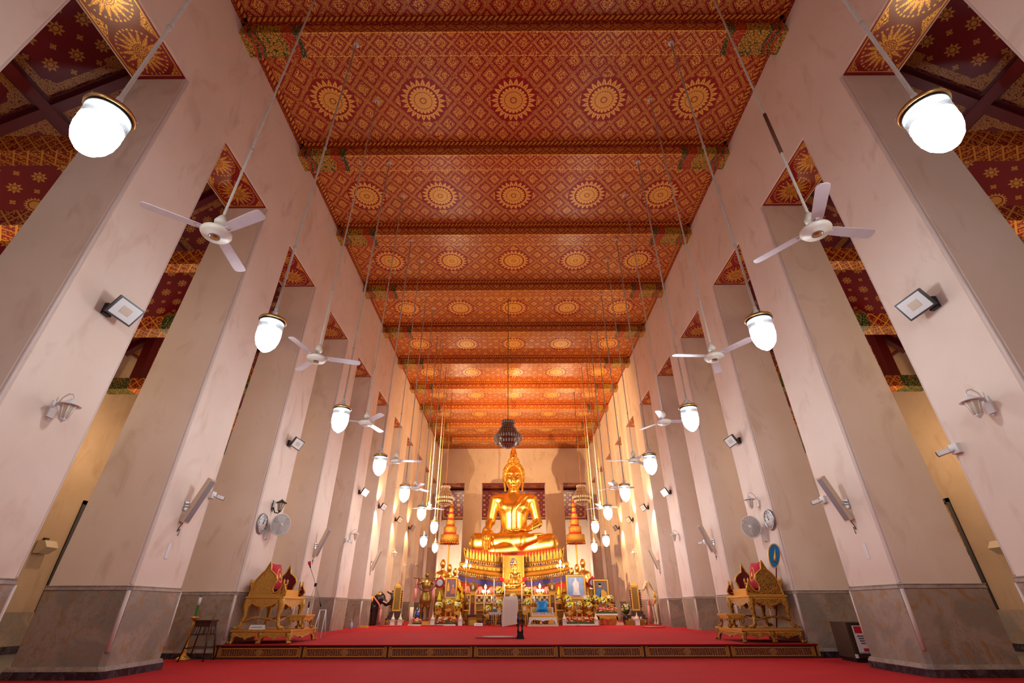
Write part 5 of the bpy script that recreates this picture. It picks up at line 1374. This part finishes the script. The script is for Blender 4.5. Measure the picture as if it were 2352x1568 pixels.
# name: px,py of the centre of the blossoms, depth
FL_=[]
def flow(fn,px,py,Y,label,sc_=1.0,c=0.20,group='flower arrangements on the altar',stand=True):
    p=aty(px,py,Y); z=p.z-c*sc_; t=fn((p.x,Y,z),0,label,group,sc_)
    return (p.x,z)
def ped_small(x,Y,z,label,w=0.11):
    if z<ZS+0.05: return
    gtable(x-w,x+w,Y-w,Y+w,z,label,name='flower_stand',w=0.03,mat=M_gold,dep=0.05)
spec=[(bowlY,1145,1359,21.75,'large yellow flower ball left of the small seated statue, on a gold stand',1.35),
(bowlW,1213,1359,21.75,'large cream and yellow flower ball right of the small seated statue, on a gold stand',1.25),
(bowlW,1146,1386,21.3,'cream flower bowl low on the left of the white covered chair',1.0),
(bowlY,1212,1385,21.3,'yellow flower bowl above the left edge of the white bench, right of the chair',1.15),
(bowlW,1178,1371,21.5,'cream flower bowl straight above the white covered chair',0.95),
(bowlY,1120,1399,21.3,'yellow flower bowl left of the lace covered side table',0.95),
(bowlY,1031,1385,21.1,'yellow flower bowl directly under the left picture frame',1.0),
(bowlW,1008,1391,21.0,'cream flower bowl on the outer stand under the left clock',1.0),
(bowlW,1052,1392,21.0,'cream flower bowl left of the left gilded tower',1.0),
(bowlY,1303,1377,21.4,'yellow flower bowl at the lower left corner of the white robed picture',1.1),
(bowlW,1348,1377,21.4,'cream flower bowl at the lower right corner of the white robed picture',1.1),
(bowlY,1307,1392,21.1,'yellow flower bowl on the left stand of the right altar group',1.0),
(bowlW,1329,1389,21.1,'cream flower bowl in the middle of the right altar group',0.9),
(bowlY,1352,1392,21.1,'yellow flower bowl on the right stand of the right altar group',1.0),
(bowlY,1368,1376,21.6,'yellow flower bowl at the left foot of the blue uniform portrait',1.0),
(bowlY,1385,1381,21.4,'yellow flower bowl in front of the blue uniform portrait',1.1),
(bowlW,1401,1375,21.6,'cream flower bowl at the right foot of the blue uniform portrait',0.95)]
for fn,px,py,Y,lab,s_ in spec:
    x,z=flow(fn,px,py,Y,lab,s_); ped_small(x,Y,z,' '.join(('stand of the '+lab.replace(', on a gold stand','')).split()[:16]),0.12)
for i,(px,py) in enumerate(((1074,1360),(1103,1361),(1128,1362))): flow(lotus,px,py,22.95,'pink lotus bunch behind the altar, %s left of the middle'%['farthest','second','nearest'][i],1.35,0.17)
for i,(px,py) in enumerate(((1228,1361),(1256,1361))): flow(lotus,px,py,22.95,'pink lotus bunch behind the altar, %s right of the middle'%['nearest','farthest'][i],1.35,0.17)
for i,(px,lab) in enumerate(((1060,'yellow flower cone right of the left picture frame'),(1284,'yellow flower cone right of the right gilded tower'),(1009,'yellow and white flower cone under the left clock'),(1052,'yellow flower cone between frame and tower on the left'))):
    y_=1362 if i<2 else 1370; Yq=22.95 if i<2 else 21.55; x,z=flow(coneY,px,y_,Yq,lab,1.3 if i<2 else 1.0,0.2)
    ped_small(x,Yq,z,'tall gilded stand under the flower cone %s'%(['behind the left picture frame','behind the right gilded tower','below the left clock','left of the left tower'][i]))
for px,lab in ((1144,'purple cone on the left flower ball beside the small statue'),(1213,'purple cone on the right flower ball beside the small statue')): 
    x,z=flow(coneP,px,1345,22.3,lab,1.0,0.2); ped_small(x,22.3,z,'gilded stand under the %s purple cone'%('left' if px<1176 else 'right'))
# stand of the small statue
gtable(-0.54,0.54,22.22,22.6,1.49,'gilded altar table carrying the small seated statue',dep=0.14,name='statue_table',w=0.07)
b=MB(); b.lathe([(0.30,0),(0.34,0.03),(0.25,0.06)],8,sm=False); 
# beds of flowers
def bed(px0,px1,py,Y,label,zt):
    a=aty(px0,py,Y); c=aty(px1,py,Y); x0,x1=a.x,c.x
    t=empty('flower_bed',label,'flowers',((x0+x1)/2,Y,zt),0,'long beds of artificial flowers'); L=(x1-x0)/2
    MB().box(-L,L,-0.12,0.12,0,0.05).build('tray',M_white,t)
    b=MB(); b.m=3; b.box(-L+0.01,L-0.01,-0.11,0.11,0.05,0.10); q=random.Random(px0)
    for i in range(int(L*110)):
        b.m=q.choice([4,5,5,2,4,6,1,5]); x=q.uniform(-L,L); y=q.uniform(-0.12,0.12)
        b.lathe([(0.0,0),(0.042,0.008),(0.05,0.022),(0.03,0.045),(0.0,0.05)],6,(x,y,0.09+0.15*q.random()))
    b.build('blossoms',MATS5,t)['kind']='stuff'
bed(1005,1047,1427,20.75,'flower bed in front of the left picture frame',ZS)
bed(1300,1369,1427,20.75,'flower bed in front of the white robed picture',ZS)
p=aty(1390,1412,21.0); bed(1368,1418,1412,21.0,'flower bed raised on a gold table at the far right',p.z)
gtable(aty(1372,1412,21).x,aty(1417,1412,21).x,20.87,21.13,p.z,'gilded table under the raised flower bed at the far right',M_gold,M_gold,dep=0.12)
bed(948,968,1434,20.7,'short flower bed on the carpet by the bronze man',ZS)
# tables for the picture groups
gtable(-3.04,-2.27,21.76,21.94,1.12,'tall gilded table holding the left picture frame',M_gold,M_gold)
gtable(-2.95,-2.35,20.98,21.2,0.52,'low gilded table under the left picture group',M_gold,M_gold)
gtable(2.17,2.94,21.76,21.94,1.08,'tall gilded table holding the white robed picture',M_gold,M_gold)
gtable(2.25,2.80,20.98,21.2,0.50,'low gilded table under the right picture group',M_gold,M_gold)
gtable(3.24,4.02,21.95,22.12,1.08,'tall gilded table holding the blue uniform portrait',M_gold,M_gold)
# framed pictures
def picture(px0,px1,py0,py1,Y,label,paint):
    a=aty(px0,py1,Y); c=aty(px1,py0,Y); w_,h=(c.x-a.x),(c.z-a.z)
    t=empty('framed_picture',label,'picture',((a.x+c.x)/2,Y,a.z),0)
    b=MB(); f=0.06
    for x0,x1,z0,z1 in ((-w_/2,w_/2,0,f),(-w_/2,w_/2,h-f,h),(-w_/2,-w_/2+f,f,h-f),(w_/2-f,w_/2,f,h-f)): b.box(x0,x1,-0.03,0.03,z0,z1)
    b.build('gilt_frame',M_yellow,t)
    b=MB()
    for x0,x1,z0,z1 in ((-w_/2-0.02,w_/2+0.02,-0.02,0),(-w_/2-0.02,w_/2+0.02,h,h+0.02),(-w_/2-0.02,-w_/2,0,h),(w_/2,w_/2+0.02,0,h)): b.box(x0,x1,-0.02,0.035,z0,z1)
    b.build('dark_outer_edge',M_brown,t)
    q=MB(); q.box(-w_/2+f,w_/2-f,0.0,0.02,f,h-f); cv=q.build('canvas',plain('canvas_paint',paint['bg'],0.5,var=0.35,scale=6),t)
    for nm,mt,poly in paint['shapes']:
        b=MB(); b.prism([(x*w_,z*h) for x,z in poly],-0.006,0.001,'y'); b.build(nm,mt,cv)
circ=lambda cx,cz,rx,rz,n=14:[(cx+rx*math.cos(2*PI*k/n),cz+rz*math.sin(2*PI*k/n)) for k in range(n)]
M_skin=plain('painted_skin',(0.55,0.32,0.22),0.5); M_pbl=plain('painted_blue',(0.06,0.16,0.45),0.5); M_por=plain('painted_orange',(0.60,0.18,0.05),0.5); M_pwh=plain('painted_white',(0.70,0.66,0.66),0.5)
picture(1021,1051,1326,1374,21.84,'framed painting of seated orange robed figures, left altar group',dict(bg=(0.22,0.10,0.12),shapes=[('painted_figure',M_por,[(-0.05,0.22),(0.36,0.22),(0.34,0.40),(0.24,0.52),(0.08,0.52),(-0.02,0.40)]),('painted_head',M_skin,circ(0.15,0.60,0.07,0.07)),('painted_statue',M_yellow,[(-0.36,0.35),(-0.12,0.35),(-0.14,0.60),(-0.24,0.80),(-0.32,0.62)])]))
picture(1302,1343,1320,1376,21.84,'large gold framed picture of a figure in white robes on blue',dict(bg=(0.26,0.36,0.60),shapes=[('painted_robe',M_pwh,[(-0.20,0.14),(0.20,0.14),(0.14,0.40),(0.17,0.66),(0.06,0.78),(-0.06,0.78),(-0.16,0.64),(-0.12,0.40)]),('painted_head',M_pwh,circ(0,0.83,0.05,0.05)),('painted_rug',M_fp,[(-0.34,0.10),(0.34,0.10),(0.34,0.16),(-0.34,0.16)])]))
picture(1365,1396,1330,1377,22.03,'gold framed portrait of a person in blue with a yellow sash, far right',dict(bg=(0.16,0.12,0.11),shapes=[('painted_coat',M_pbl,[(-0.38,0.12),(-0.05,0.12),(0.0,0.50),(-0.12,0.56),(-0.30,0.48)]),('painted_sash',M_yellow,[(-0.12,0.12),(0.36,0.12),(0.34,0.36),(0.12,0.50),(-0.02,0.44)]),('painted_head',M_skin,circ(-0.06,0.68,0.10,0.085)),('painted_hair',M_dark,circ(-0.07,0.76,0.11,0.05))]))
# long-case clocks
for px,Y,lab in ((1011,22.25,'tall gilded clock case with red rimmed dial, left of the picture frame'),(1361,22.35,'tall gilded clock case with red rimmed dial, between the two right pictures')):
    p=aty(px,1338,Y); t=empty('standing_clock',lab,'clock',(p.x,Y,ZS),0); zc=p.z-ZS
    b=MB(); b.box(-0.17,0.17,-0.12,0.12,0,zc-0.24); b.build('case',M_golddark,t)
    b=MB(); 
    for k in range(5): b.box(-0.19+0.015*k,0.19-0.015*k,-0.14,0.14,zc-0.50+0.05*k,zc-0.47+0.05*k)
    b.build('stepped_moulding',M_gold,t)
    b=MB(); n=24; pr_=[(0.20*math.sin(2*PI*k/n),zc+0.20*math.cos(2*PI*k/n)+(0.06 if k==0 else 0)) for k in range(n)]; b.prism(pr_,-0.13,0.02,'y'); hd_=b.build('red_hood',M_redcloth,t)
    b=MB(); b.prism(circ(0,zc,0.155,0.155,28),-0.145,-0.13,'y'); b.build('black_ring',M_dark,hd_)
    b=MB(); b.prism(circ(0,zc,0.13,0.13,28),-0.152,-0.145,'y'); b.build('dial',M_dialg,hd_)
    b=MB(); b.box(-0.005,0.005,-0.157,-0.152,zc,zc+0.09); b.box(0,0.06,-0.157,-0.152,zc-0.005,zc+0.005)
    for k in range(12): b.cbox((0.105*math.sin(PI*k/6),-0.154,zc+0.105*math.cos(PI*k/6)),(0.012,0.004,0.02),mat=Matrix.Rotation(PI*k/6,3,'Y'))
    b.build('hands_and_marks',M_ink,hd_)
# gilded towers
for px,lab in ((1084,'slim gilded tower with a niche lantern top and glass front, left of the chair'),(1271,'slim gilded tower with a niche lantern top and glass front, right of the blue pillow')):
    p=aty(px,1436,21.2); t=empty('gilded_tower',lab,'tower',(p.x,21.2,ZS),0,'gilded towers flanking the altar')
    b=MB(); b.box(-0.20,0.20,-0.15,0.15,0,0.10); b.box(-0.17,0.17,-0.13,0.13,0.10,0.24); b.box(-0.19,0.19,-0.14,0.14,0.24,0.29); b.build('base',M_yellow,t)
    b=MB(); b.prism([(-0.15,0.29),(0.15,0.29),(0.115,1.16),(-0.115,1.16)],-0.11,0.11,'y'); b.build('shaft',M_yellow,t)
    b=MB(); b.prism([(-0.085,0.36),(0.085,0.36),(0.065,1.02),(-0.065,1.02)],-0.12,-0.11,'y'); g_=b.build('glass_front',M_maroon,t)
    b=MB(); b.prism([(-0.05,0.75),(0.05,0.75),(0.045,0.98),(-0.045,0.98)],-0.125,-0.12,'y'); b.build('small_figure',M_bronze,g_)
    b=MB(); b.box(-0.14,0.14,-0.13,0.13,1.16,1.21); b.lathe([(0.11,1.21),(0.15,1.28),(0.165,1.38),(0.15,1.44),(0.10,1.46),(0.04,1.50),(0.015,1.56),(0,1.64)],8,sm=False); b.build('lotus_lantern',M_golddark,t)
    b=MB(); b.prism([(-0.045,1.23),(0.045,1.23),(0.045,1.34),(0,1.40),(-0.045,1.34)],-0.165,-0.13,'y'); b.build('niche',M_cream,t)
# candles, candelabra
def candle(px,py0,py1,Y,lab,lit=False):
    a=aty(px,py1,Y); c=aty(px,py0,Y); t=empty('tall_candle',lab,'candle',(a.x,Y,ZS),0,'tall white candles on the altar'); h=c.z-ZS; h0=a.z-ZS
    b=MB(); b.lathe([(0.07,0),(0.06,0.03),(0.015,0.06),(0.012,h0-0.04),(0.04,h0-0.01),(0.04,h0+0.02),(0.02,h0+0.03)],10); b.build('holder',M_brass,t)
    b=MB(); b.tube([(0,0,h0),(0,0,h)],0.021,8); b.build('wax',M_sign,t)
    b=MB(); b.lathe([(0.0,0),(0.018,0.025),(0.012,0.06),(0,0.09)],8,(0,0,h)); b.build('flame' if lit else 'tip',M_candle if lit else M_gold,t)
for px,y0,y1,lab,lit in ((1134,1330,1394,'tallest white candle left of the small statue',0),(1159,1345,1382,'lit white candle just left of the small statue',1),(1199,1345,1395,'lit white candle just right of the small statue',1),(1222,1332,1384,'tallest white candle right of the small statue',0),(1111,1368,1412,'white candle left of the yellow flower bowl by the side table',0),(1129,1374,1385,'short lit candle left of the cream flower bowl',1),(1227,1374,1384,'short lit candle behind the blue pillow',1)): candle(px,y0,y1,21.6,lab,lit)
def candelabra(px,py,Y,lab,arms,r=0.16,zb=ZS):
    p=aty(px,py,Y); h=p.z-zb; t=empty('candelabra',lab,'lamp',(p.x,Y,zb),0,'candelabra with glass globes')
    b=MB(); b.lathe([(0.12,0),(0.10,0.03),(0.03,0.07),(0.02,0.12)],12); b.tube([(0,0,0.1),(0,0,h)],0.022,8); b.build('stem',M_brass,t)
    b=MB(); gl=MB(); gl.lathe([(0.02,0),(0.05,0.04),(0.045,0.09),(0.015,0.15),(0,0.18)],12,(0,0,h))
    for k in range(arms):
        a=2*PI*k/arms+0.4; x,y=r*math.cos(a),r*math.sin(a); b.tube([(0,0,h-0.16),(x*0.6,y*0.6,h-0.24),(x,y,h-0.14)],0.01,6); gl.lathe([(0.02,0),(0.05,0.035),(0.045,0.08),(0,0.11)],12,(x,y,h-0.14))
    b.build('arms',M_brass,t); gl.build('glass_globes',M_bulb,t)['kind']='stuff'
candelabra(1072,1294,22.6,'tall candelabra lit in front of the left half of the pedestal',3); candelabra(1287,1294,22.6,'tall candelabra lit in front of the right half of the pedestal',3)
candelabra(1115,1352,22.4,'short lit candelabra over the left altar tables',3,0.13); candelabra(1240,1350,22.4,'short lit candelabra over the right altar tables',3,0.13)
# little white stupas
def stupa_fn():
    t=empty('small_stupa',None,'ornament'); b=MB(); b.box(-0.075,0.075,-0.075,0.075,0,0.16); b.box(-0.09,0.09,-0.09,0.09,0.16,0.18); b.build('pedestal',M_white,t)
    b=MB(); b.lathe([(0.08,0.185),(0.075,0.23),(0.04,0.29),(0.02,0.36),(0,0.46)],14); b.build('bell',M_fw,t)
    b=MB(); b.lathe([(0.085,0.175),(0.085,0.19)],14); b.build('green_band',M_green,t); return t
stu=Once(stupa_fn)
for px,lab in ((993,'white stupa ornament at the left end of the left flower bed'),(1057,'white stupa ornament at the right end of the left flower bed'),(1297,'white stupa ornament at the left end of the right flower bed'),(1370,'white stupa ornament at the right end of the right flower bed'),(901,'white stupa ornament before the left gilded case, nearer the pillar'),(918,'white stupa ornament before the left gilded case, nearer the altar'),(1465,'white stupa ornament before the right gilded case')):
    p=aty(px,1436,20.7); stu((p.x,20.7,ZS),0,lab,'small white stupas')
# gilded tall cases in the side rows
for sx,px in ((-1,903),(1,1469)):
    p=aty(px,1434,21.3); t=empty('gilded_case','narrow tall gilded glass case with a spire on the %s side row'%SD[sx],'case',(p.x,21.45,ZS),sx*-0.35,'gilded cases')
    b=MB(); b.box(-0.34,0.34,-0.24,0.24,0.18,0.24); b.box(-0.28,0.28,-0.2,0.2,0.24,0.34); b.box(-0.22,0.22,-0.16,0.16,0.34,0.46); b.build('stepped_base',M_brown,t)
    b=MB()
    for x in (-0.30,0.30):
        for y in (-0.2,0.2): b.tube([(x,y,0),(x*1.05,y*1.05,0.08),(x,y,0.20)],0.03,6)
    skirt(b,-0.34,0.34,-0.24,0.20,0.08,2); b.build('gilded_legs',M_gold,t)
    b=MB(); b.prism([(-0.17,0.46),(0.17,0.46),(0.13,1.38),(-0.13,1.38)],-0.10,0.10,'y'); b.build('cabinet',M_golddark,t)
    b=MB(); 
    for x0,x1,z0,z1 in ((-0.15,-0.11,0.5,1.36),(0.11,0.15,0.5,1.36),(-0.15,0.15,0.48,0.53),(-0.15,0.15,1.30,1.38)): b.box(x0,x1,-0.125,-0.10,z0,z1)
    b.build('door_frame',M_yellow,t)
    b=MB(); b.box(-0.11,0.11,-0.115,-0.10,0.53,1.30); b.build('glass',M_bronze,t)
    b=MB(); b.lathe([(0.14,1.38),(0.08,1.42),(0.04,1.47),(0.02,1.52),(0,1.60)],4,sm=False,ph=PI/4); b.build('spire',M_yellow,t)
    for s_ in (-1,1):
        b=MB()
        for k in range(8): b.ball((s_*0.19,0,0.62+0.08*k),0.035,6,4)
        b.build('side_scrolls',M_maroon,t)['kind']='stuff'
# white covered chair
t=empty('covered_chair','chair fully draped in a cream white cloth in the middle of the platform','chair',(-0.17,19.85,ZS))
b=MB(); vs=[]; 
levels=[(0.98,0.26,0.06,0.05),(1.0-0.18,0.285,0.10,0.06),(0.60,0.29,0.12,0.07),(0.35,0.30,0.13,0.09),(0.06,0.31,0.14,0.11)]
ring=[]; n=48
def rr_(a,w_,d_): c,s_=math.cos(a),math.sin(a); k=(abs(c)**6+abs(s_)**6)**(-1/6); return w_*c*k,d_*s_*k
vs=[(0,0.05,0.83)]; 
vs=[]
for z,w_,d_,rp in levels:
    for k in range(n):
        a=2*PI*k/n; x,y=rr_(a,w_,d_); f=rp*0.10*math.sin(k*1.7)*(1-z); zz=z-0.02*(abs(x)/w_)**4*(z>0.9)+ (0.05*(x/w_) if z<0.1 else 0)-0.0
        vs.append((x*(1+f),y*(1+f*2)-0.02,zz-0.02))
fs=[(i*n+k,i*n+(k+1)%n,(i+1)*n+(k+1)%n,(i+1)*n+k) for i in range(4) for k in range(n)]
fs=[q[::-1] for q in fs]; fs.append(tuple(range(n)))
b.add(vs,fs,True); b.build('cloth_cover',M_cloth,t)
b=MB()
for x in (-0.22,0.22):
    for y in (-0.02,0.38): b.box(x-0.02,x+0.02,y-0.02,y+0.02,0,0.42)
b.box(-0.25,0.25,0.05,0.42,0.40,0.46); b.build('seat_frame',M_brown,t)
# lace side table with radio and cup
t=empty('side_table','small dark side table under a white lace cloth left of the covered chair','table',(-0.73,20.05,ZS))
b=MB(); b.box(-0.22,0.22,-0.18,0.18,0.42,0.44); b.build('table_top',M_dark,t)
b=MB(); skirt(b,-0.24,0.24,-0.205,0.45,0.16,3); b.box(-0.235,0.235,-0.2,0.2,0.44,0.448); skirt(b,-0.2,0.2,-0.24,0.45,0.14,3,False); skirt(b,-0.2,0.2,0.22,0.45,0.14,3,False); b.build('lace_cloth',M_cloth,t)
for sx in (-1,1):
    for sy in (-1,1): b=MB(); cabriole(b,sx*0.19,sy*0.15,0,0.42,sx*0.05,sy*0.04,0.045,False); b.build('leg',M_dark,t)
b=MB(); b.box(-0.19,0.19,-0.13,-0.12,0.14,0.15); b.build('stretcher',M_metal,t)
tag(MB().box(-0.09,0.09,-0.06,0.06,0,0.10).build('small_radio',plain('teal_box',(0.06,0.11,0.13),0.4),None,(-0.76,20.0,ZS+0.449)),'grey green box standing on the lace side table','box')
tag(MB().box(-0.06,0.06,-0.05,0.05,0,0.06).build('paper_stack',M_cloth,None,(-0.60,20.0,ZS+0.449)),'cream paper box on the right of the lace side table','box')
b=MB(); b.lathe([(0.055,0),(0.06,0.02),(0.03,0.05),(0,0.06)],14); tag(b.build('dome_lid',M_white,None,(-0.77,20.02,ZS+0.549)),'small white dome on top of the box on the lace table','lid')
# bench with the blue pillow
t=empty('low_bench','low white and gold bench seat with carved front, right of the covered chair','bench',(1.02,20.0,ZS))
b=MB(); b.box(-0.56,0.56,-0.32,0.32,0,0.05); b.build('base_board',M_cream,t)
b=MB(); b.box(-0.50,0.50,-0.26,0.26,0.22,0.28); skirt(b,-0.49,0.49,-0.27,0.24,0.10,1); 
for sx in (-1,1):
    for sy in (-1,1): b.tube([(sx*0.46,sy*0.22,0.22),(sx*0.47,sy*0.23,0.12),(sx*0.50,sy*0.25,0.05)],[0.05,0.035,0.04],7)
b.build('white_table',M_white,t)
b=MB(); b.box(-0.40,0.40,-0.20,0.24,0.28,0.34); b.box(-0.46,0.46,-0.22,0.26,0.38,0.43); b.build('gilt_seat',M_yellow,t)
b=MB(); b.box(-0.42,0.42,-0.21,-0.2,0.34,0.38); 
for i in range(7): b.ball((-0.38+0.127*i,-0.225,0.405),0.022,6,4)
b.box(-0.42,0.42,0.18,0.24,0.43,0.60); b.build('painted_back',M_sign,t)
b=MB(); 
for s_ in (-1,1): b.box(s_*0.31-0.08,s_*0.31+0.08,0.165,0.18,0.45,0.58)
b.build('gilt_panel',M_yellow,t)
MB().box(-0.35,0.35,-0.19,0.17,0.43,0.445).build('blue_mat',M_blue,t)
t=empty('blue_pillow','bright blue satin pillow standing on the low bench','pillow',(1.02,19.98,ZS+0.446)); n=10; vs=[]
for s_ in (-1,1):
    for i in range(n+1):
        for j in range(n+1):
            u,v=i/n*2-1,j/n*2-1; th=0.085*(1-u**4)*(1-v**4)+0.004; k=1-0.10*(1-u*u)*(abs(v)**2) ; k2=1-0.10*(1-v*v)*(abs(u)**2)
            x=u*0.215*k2; z=0.20+v*0.20*k; vs.append((x,s_*th+0.28*(z)-0.0,z*0.97))
fs=[]; q=(n+1)**2
for i in range(n):
    for j in range(n): a=i*(n+1)+j; fs+=[(a,a+n+1,a+n+2,a+1),(q+a,q+a+1,q+a+n+2,q+a+n+1)]
b=MB(); b.add(vs,fs,True); b.build('pillow_cover',M_blue,t)
# small white and gold chair-stand with book between chair and bench
t=empty('small_stand','small white legged gold stand between the covered chair and the bench','stand',(0.36,20.3,ZS))
b=MB(); b.box(-0.13,0.13,-0.12,0.12,0.36,0.40); b.box(-0.10,0.10,-0.02,0.02,0.42,0.66); b.box(-0.11,0.11,-0.08,0.08,0.40,0.43); b.build('top_with_back',M_yellow,t)
for sx in (-1,1):
    for sy in (-1,1): b=MB(); b.tube([(sx*0.10,sy*0.09,0.36),(sx*0.13,sy*0.10,0)],0.015,6); b.build('leg',M_white,t)
MB().box(-0.05,0.05,-0.03,-0.02,0.50,0.62).build('white_sheet',M_sign,t)
# low dark table, sign, pump bottle, mic stands
t=empty('low_dark_table','low dark brown table left of the lace side table','table',(-1.55,21.0,ZS)); b=MB(); b.box(-0.32,0.32,-0.12,0.12,0.32,0.36); b.build('table_top',M_brown,t)
for sx in (-1,1): b=MB(); b.box(sx*0.30-0.02,sx*0.30+0.02,-0.10,0.10,0,0.32); b.build('leg',M_brown,t)
t=empty('name_card','folded white name card on the carpet in front of the altar','card',(-1.38,20.45,ZS)); b=MB(); b.prism([(-0.05,0),(0.05,0),(0.0,0.09)],-0.16,0.16,'x'); b.build('card',M_sign,t)
b=MB()
for i in range(10): b.cbox((-0.09+0.02*i,-0.028,0.045),(0.012,0.003,0.016),mat=Matrix.Rotation(-0.5,3,'X'))
b.build('lettering',M_ink,t)
p=aty(797,1441,18.9); t=empty('pump_bottle','clear pump bottle on the carpet by the left pillars','bottle',(-5.32,17.6,ZS)); b=MB(); b.lathe([(0.05,0),(0.05,0.13),(0.03,0.17),(0.018,0.19),(0.018,0.21)],12); b.build('bottle',plain('clear_blue_plastic',(0.45,0.5,0.6),0.2),t); b=MB(); b.tube([(0,0,0.21),(0,0,0.26),(-0.05,0,0.26)],0.01,6); b.build('pump',M_white,t)
b=MB(); b.tube([(0,0,0),(0.02,0,0.25),(0.05,0,0.50),(0.04,0,0.62),(0,0,0.68),(-0.08,0,0.70)],0.012,7); tag(b.build('curved_cane',M_bronze,None,(-5.42,17.95,ZS)),'thin curved pipe standing behind the pump bottle on the left','pipe')
t=empty('yellow_tray','gold tray on the carpet beside the pump bottle','tray',(-5.2,18.7,ZS)); b=MB(); b.box(-0.13,0.13,-0.1,0.1,0,0.05); b.box(-0.12,0.12,-0.09,0.09,0.05,0.06); b.build('tray',M_yellow,t)
p=aty(1328,1436,20.35); t=empty('microphone_stand','slim grey microphone stand in front of the right flower bed','stand',(p.x,20.4,ZS)); b=MB(); b.tube([(0,0,0.02),(0,0,0.72)],0.009,6); b.lathe([(0.09,0),(0.09,0.015),(0.02,0.03)],14); b.build('stand',M_metal,t); b=MB(); b.tube([(0,0,0.72),(0.01,-0.05,0.80)],0.016,8); b.build('microphone',M_dark,t)
p=aty(1146,1400,20.6); t=empty('microphone_stand','slim grey microphone stand behind the lace side table','stand',(p.x+0.0,20.7,ZS)); b=MB(); b.tube([(0,0,0.02),(0,0,0.90)],0.009,6); b.lathe([(0.09,0),(0.09,0.015),(0.02,0.03)],14); b.build('stand',M_metal,t)
p=aty(954,1437,20.6); t=empty('white_pillar_candle','thick white pillar candle on the carpet by the bronze man','candle',(p.x-0.25,20.9,ZS)); b=MB(); b.tube([(0,0,0.03),(0,0,0.62)],0.075,14); b.build('wax',M_fw,t); b=MB(); b.lathe([(0.11,0),(0.11,0.02),(0.08,0.03)],14); b.build('saucer',M_white,t)
p=aty(964,1415,21.6); t=empty('porcelain_drum','blue and white porcelain jar behind the bronze man','jar',(p.x-0.02,21.5,ZS)); b=MB(); b.lathe([(0.10,0),(0.16,0.10),(0.19,0.28),(0.17,0.45),(0.11,0.55),(0.12,0.60)],18); 
def mk():
    q=Mat('blue_white_glaze',(0.6,0.6,0.65),0.15); q.obj(); v=q.noise(9,3); q.color(q.mix(v.gt(0.52),(0.03,0.04,0.20),(0.6,0.6,0.66))); return q.m
b.build('jar',mk(),t)
p=aty(1424,1420,21.5); t=empty('flower_basket','yellow bouquet in a dark basket between the right pillars','flowers',(4.62,22.3,ZS)); b=MB(); b.lathe([(0.14,0),(0.18,0.3),(0.15,0.32)],14); b.build('basket',M_brown,t); b=MB(); bouquet(b,(0,0,0.52),0.17,50,[1,1,2,3],0.25,5); b.m=3; b.ball((0,0,0.48),0.15,8,6); b.build('blossoms',MATS5,t)['kind']='stuff'
p=aty(1424,1432,20.8); t=empty('book_pile','two cream books lying on the carpet at the right','books',(p.x,20.9,ZS)); 
for k in range(2): MB().box(-0.14+0.02*k,0.14,-0.1,0.1,0.045*k,0.045*k+0.04).build('book',M_cream,t)
# lotus tray near the right case
t=empty('lotus_tray','gold tray with purple and white lotus buds before the right gilded case','flowers',(4.62,20.95,ZS)); b=MB(); b.box(-0.35,0.35,-0.15,0.15,0,0.16); b.build('tray',M_golddark,t); b=MB()
for i in range(22): b.m=R.choice([5,2,5]); b.lathe([(0,0),(0.03,0.03),(0.02,0.09),(0,0.14)],5,(R.uniform(-0.1,0.32),R.uniform(-0.12,0.12),0.16))
b.build('buds',MATS5,t)['kind']='stuff'
# red cloth rosettes and wing ends on the pedestal centre
for sx,lab in ((-1,'left'),(1,'right')):
    p=aty(1178+sx*26,1330,23.7); b=MB(); b.ball((0,0,0),0.13,10,6,0.7,0.4,1.0); o=b.build('red_rosette',M_redcloth,None,tuple(p)); o.parent=ped; o.location=p-Vector((PX,PYF,ZS)); o.rotation_euler=(0,sx*0.7,0)
# ---------------- lamps that light the altar, added aisle fill ----------------
def spot(name,p,target,power,colr,size,blend=0.6,rad=0.05):
    l=bpy.data.lights.new(name,'SPOT'); l.energy=power; l.color=colr; l.spot_size=math.radians(size); l.spot_blend=blend; l.shadow_soft_size=rad
    o=bpy.data.objects.new(name,l); col.objects.link(o); o.location=p; d=Vector(target)-Vector(p); o.rotation_euler=d.to_track_quat('-Z','Y').to_euler(); return o
WARM=(1.0,0.62,0.27)
spot('floodlight_beam',(-5.05,16.6,4.25),(5.0,28.5,8.2),FLOOD*12,WARM,82,0.8)
spot('floodlight_beam',(5.05,16.7,4.25),(-5.0,28.5,7.6),FLOOD*5,WARM,82,0.8)
def point(name,p,power,colr,rad=0.1):
    l=bpy.data.lights.new(name,'POINT'); l.energy=power; l.color=colr; l.shadow_soft_size=rad
    o=bpy.data.objects.new(name,l); col.objects.link(o); o.location=p; return o
for sx in (-1,1):
    for Y,Z in ((19.24,4.31),(22.2,4.28),(25.3,4.36)):
        spot('pillar_uplight',(sx*5.28,Y,Z),(sx*5.45,Y,Z-3),160,WARM,100)
        spot('pillar_uplight',(sx*5.28,Y,Z+0.1),(sx*5.42,Y,Z+3),130,WARM,100)
for sx in (-1,1):
    for k in (0,2,4,6,8): 
        y=Y0+k*ST+TK/2; point('aisle_fill',(sx*1.62*S,y,4.2),100,(1.0,0.72,0.42),0.12)  # unseen fill lights added to warm the outer walls and pillar sides
for x in (-4.5,0.4,4.5): point('rear_aisle_light',(x,YW+2.8,3.2),260,(1.0,0.8,0.6),0.12)  # bare point lights behind the end wall, no fixtures built
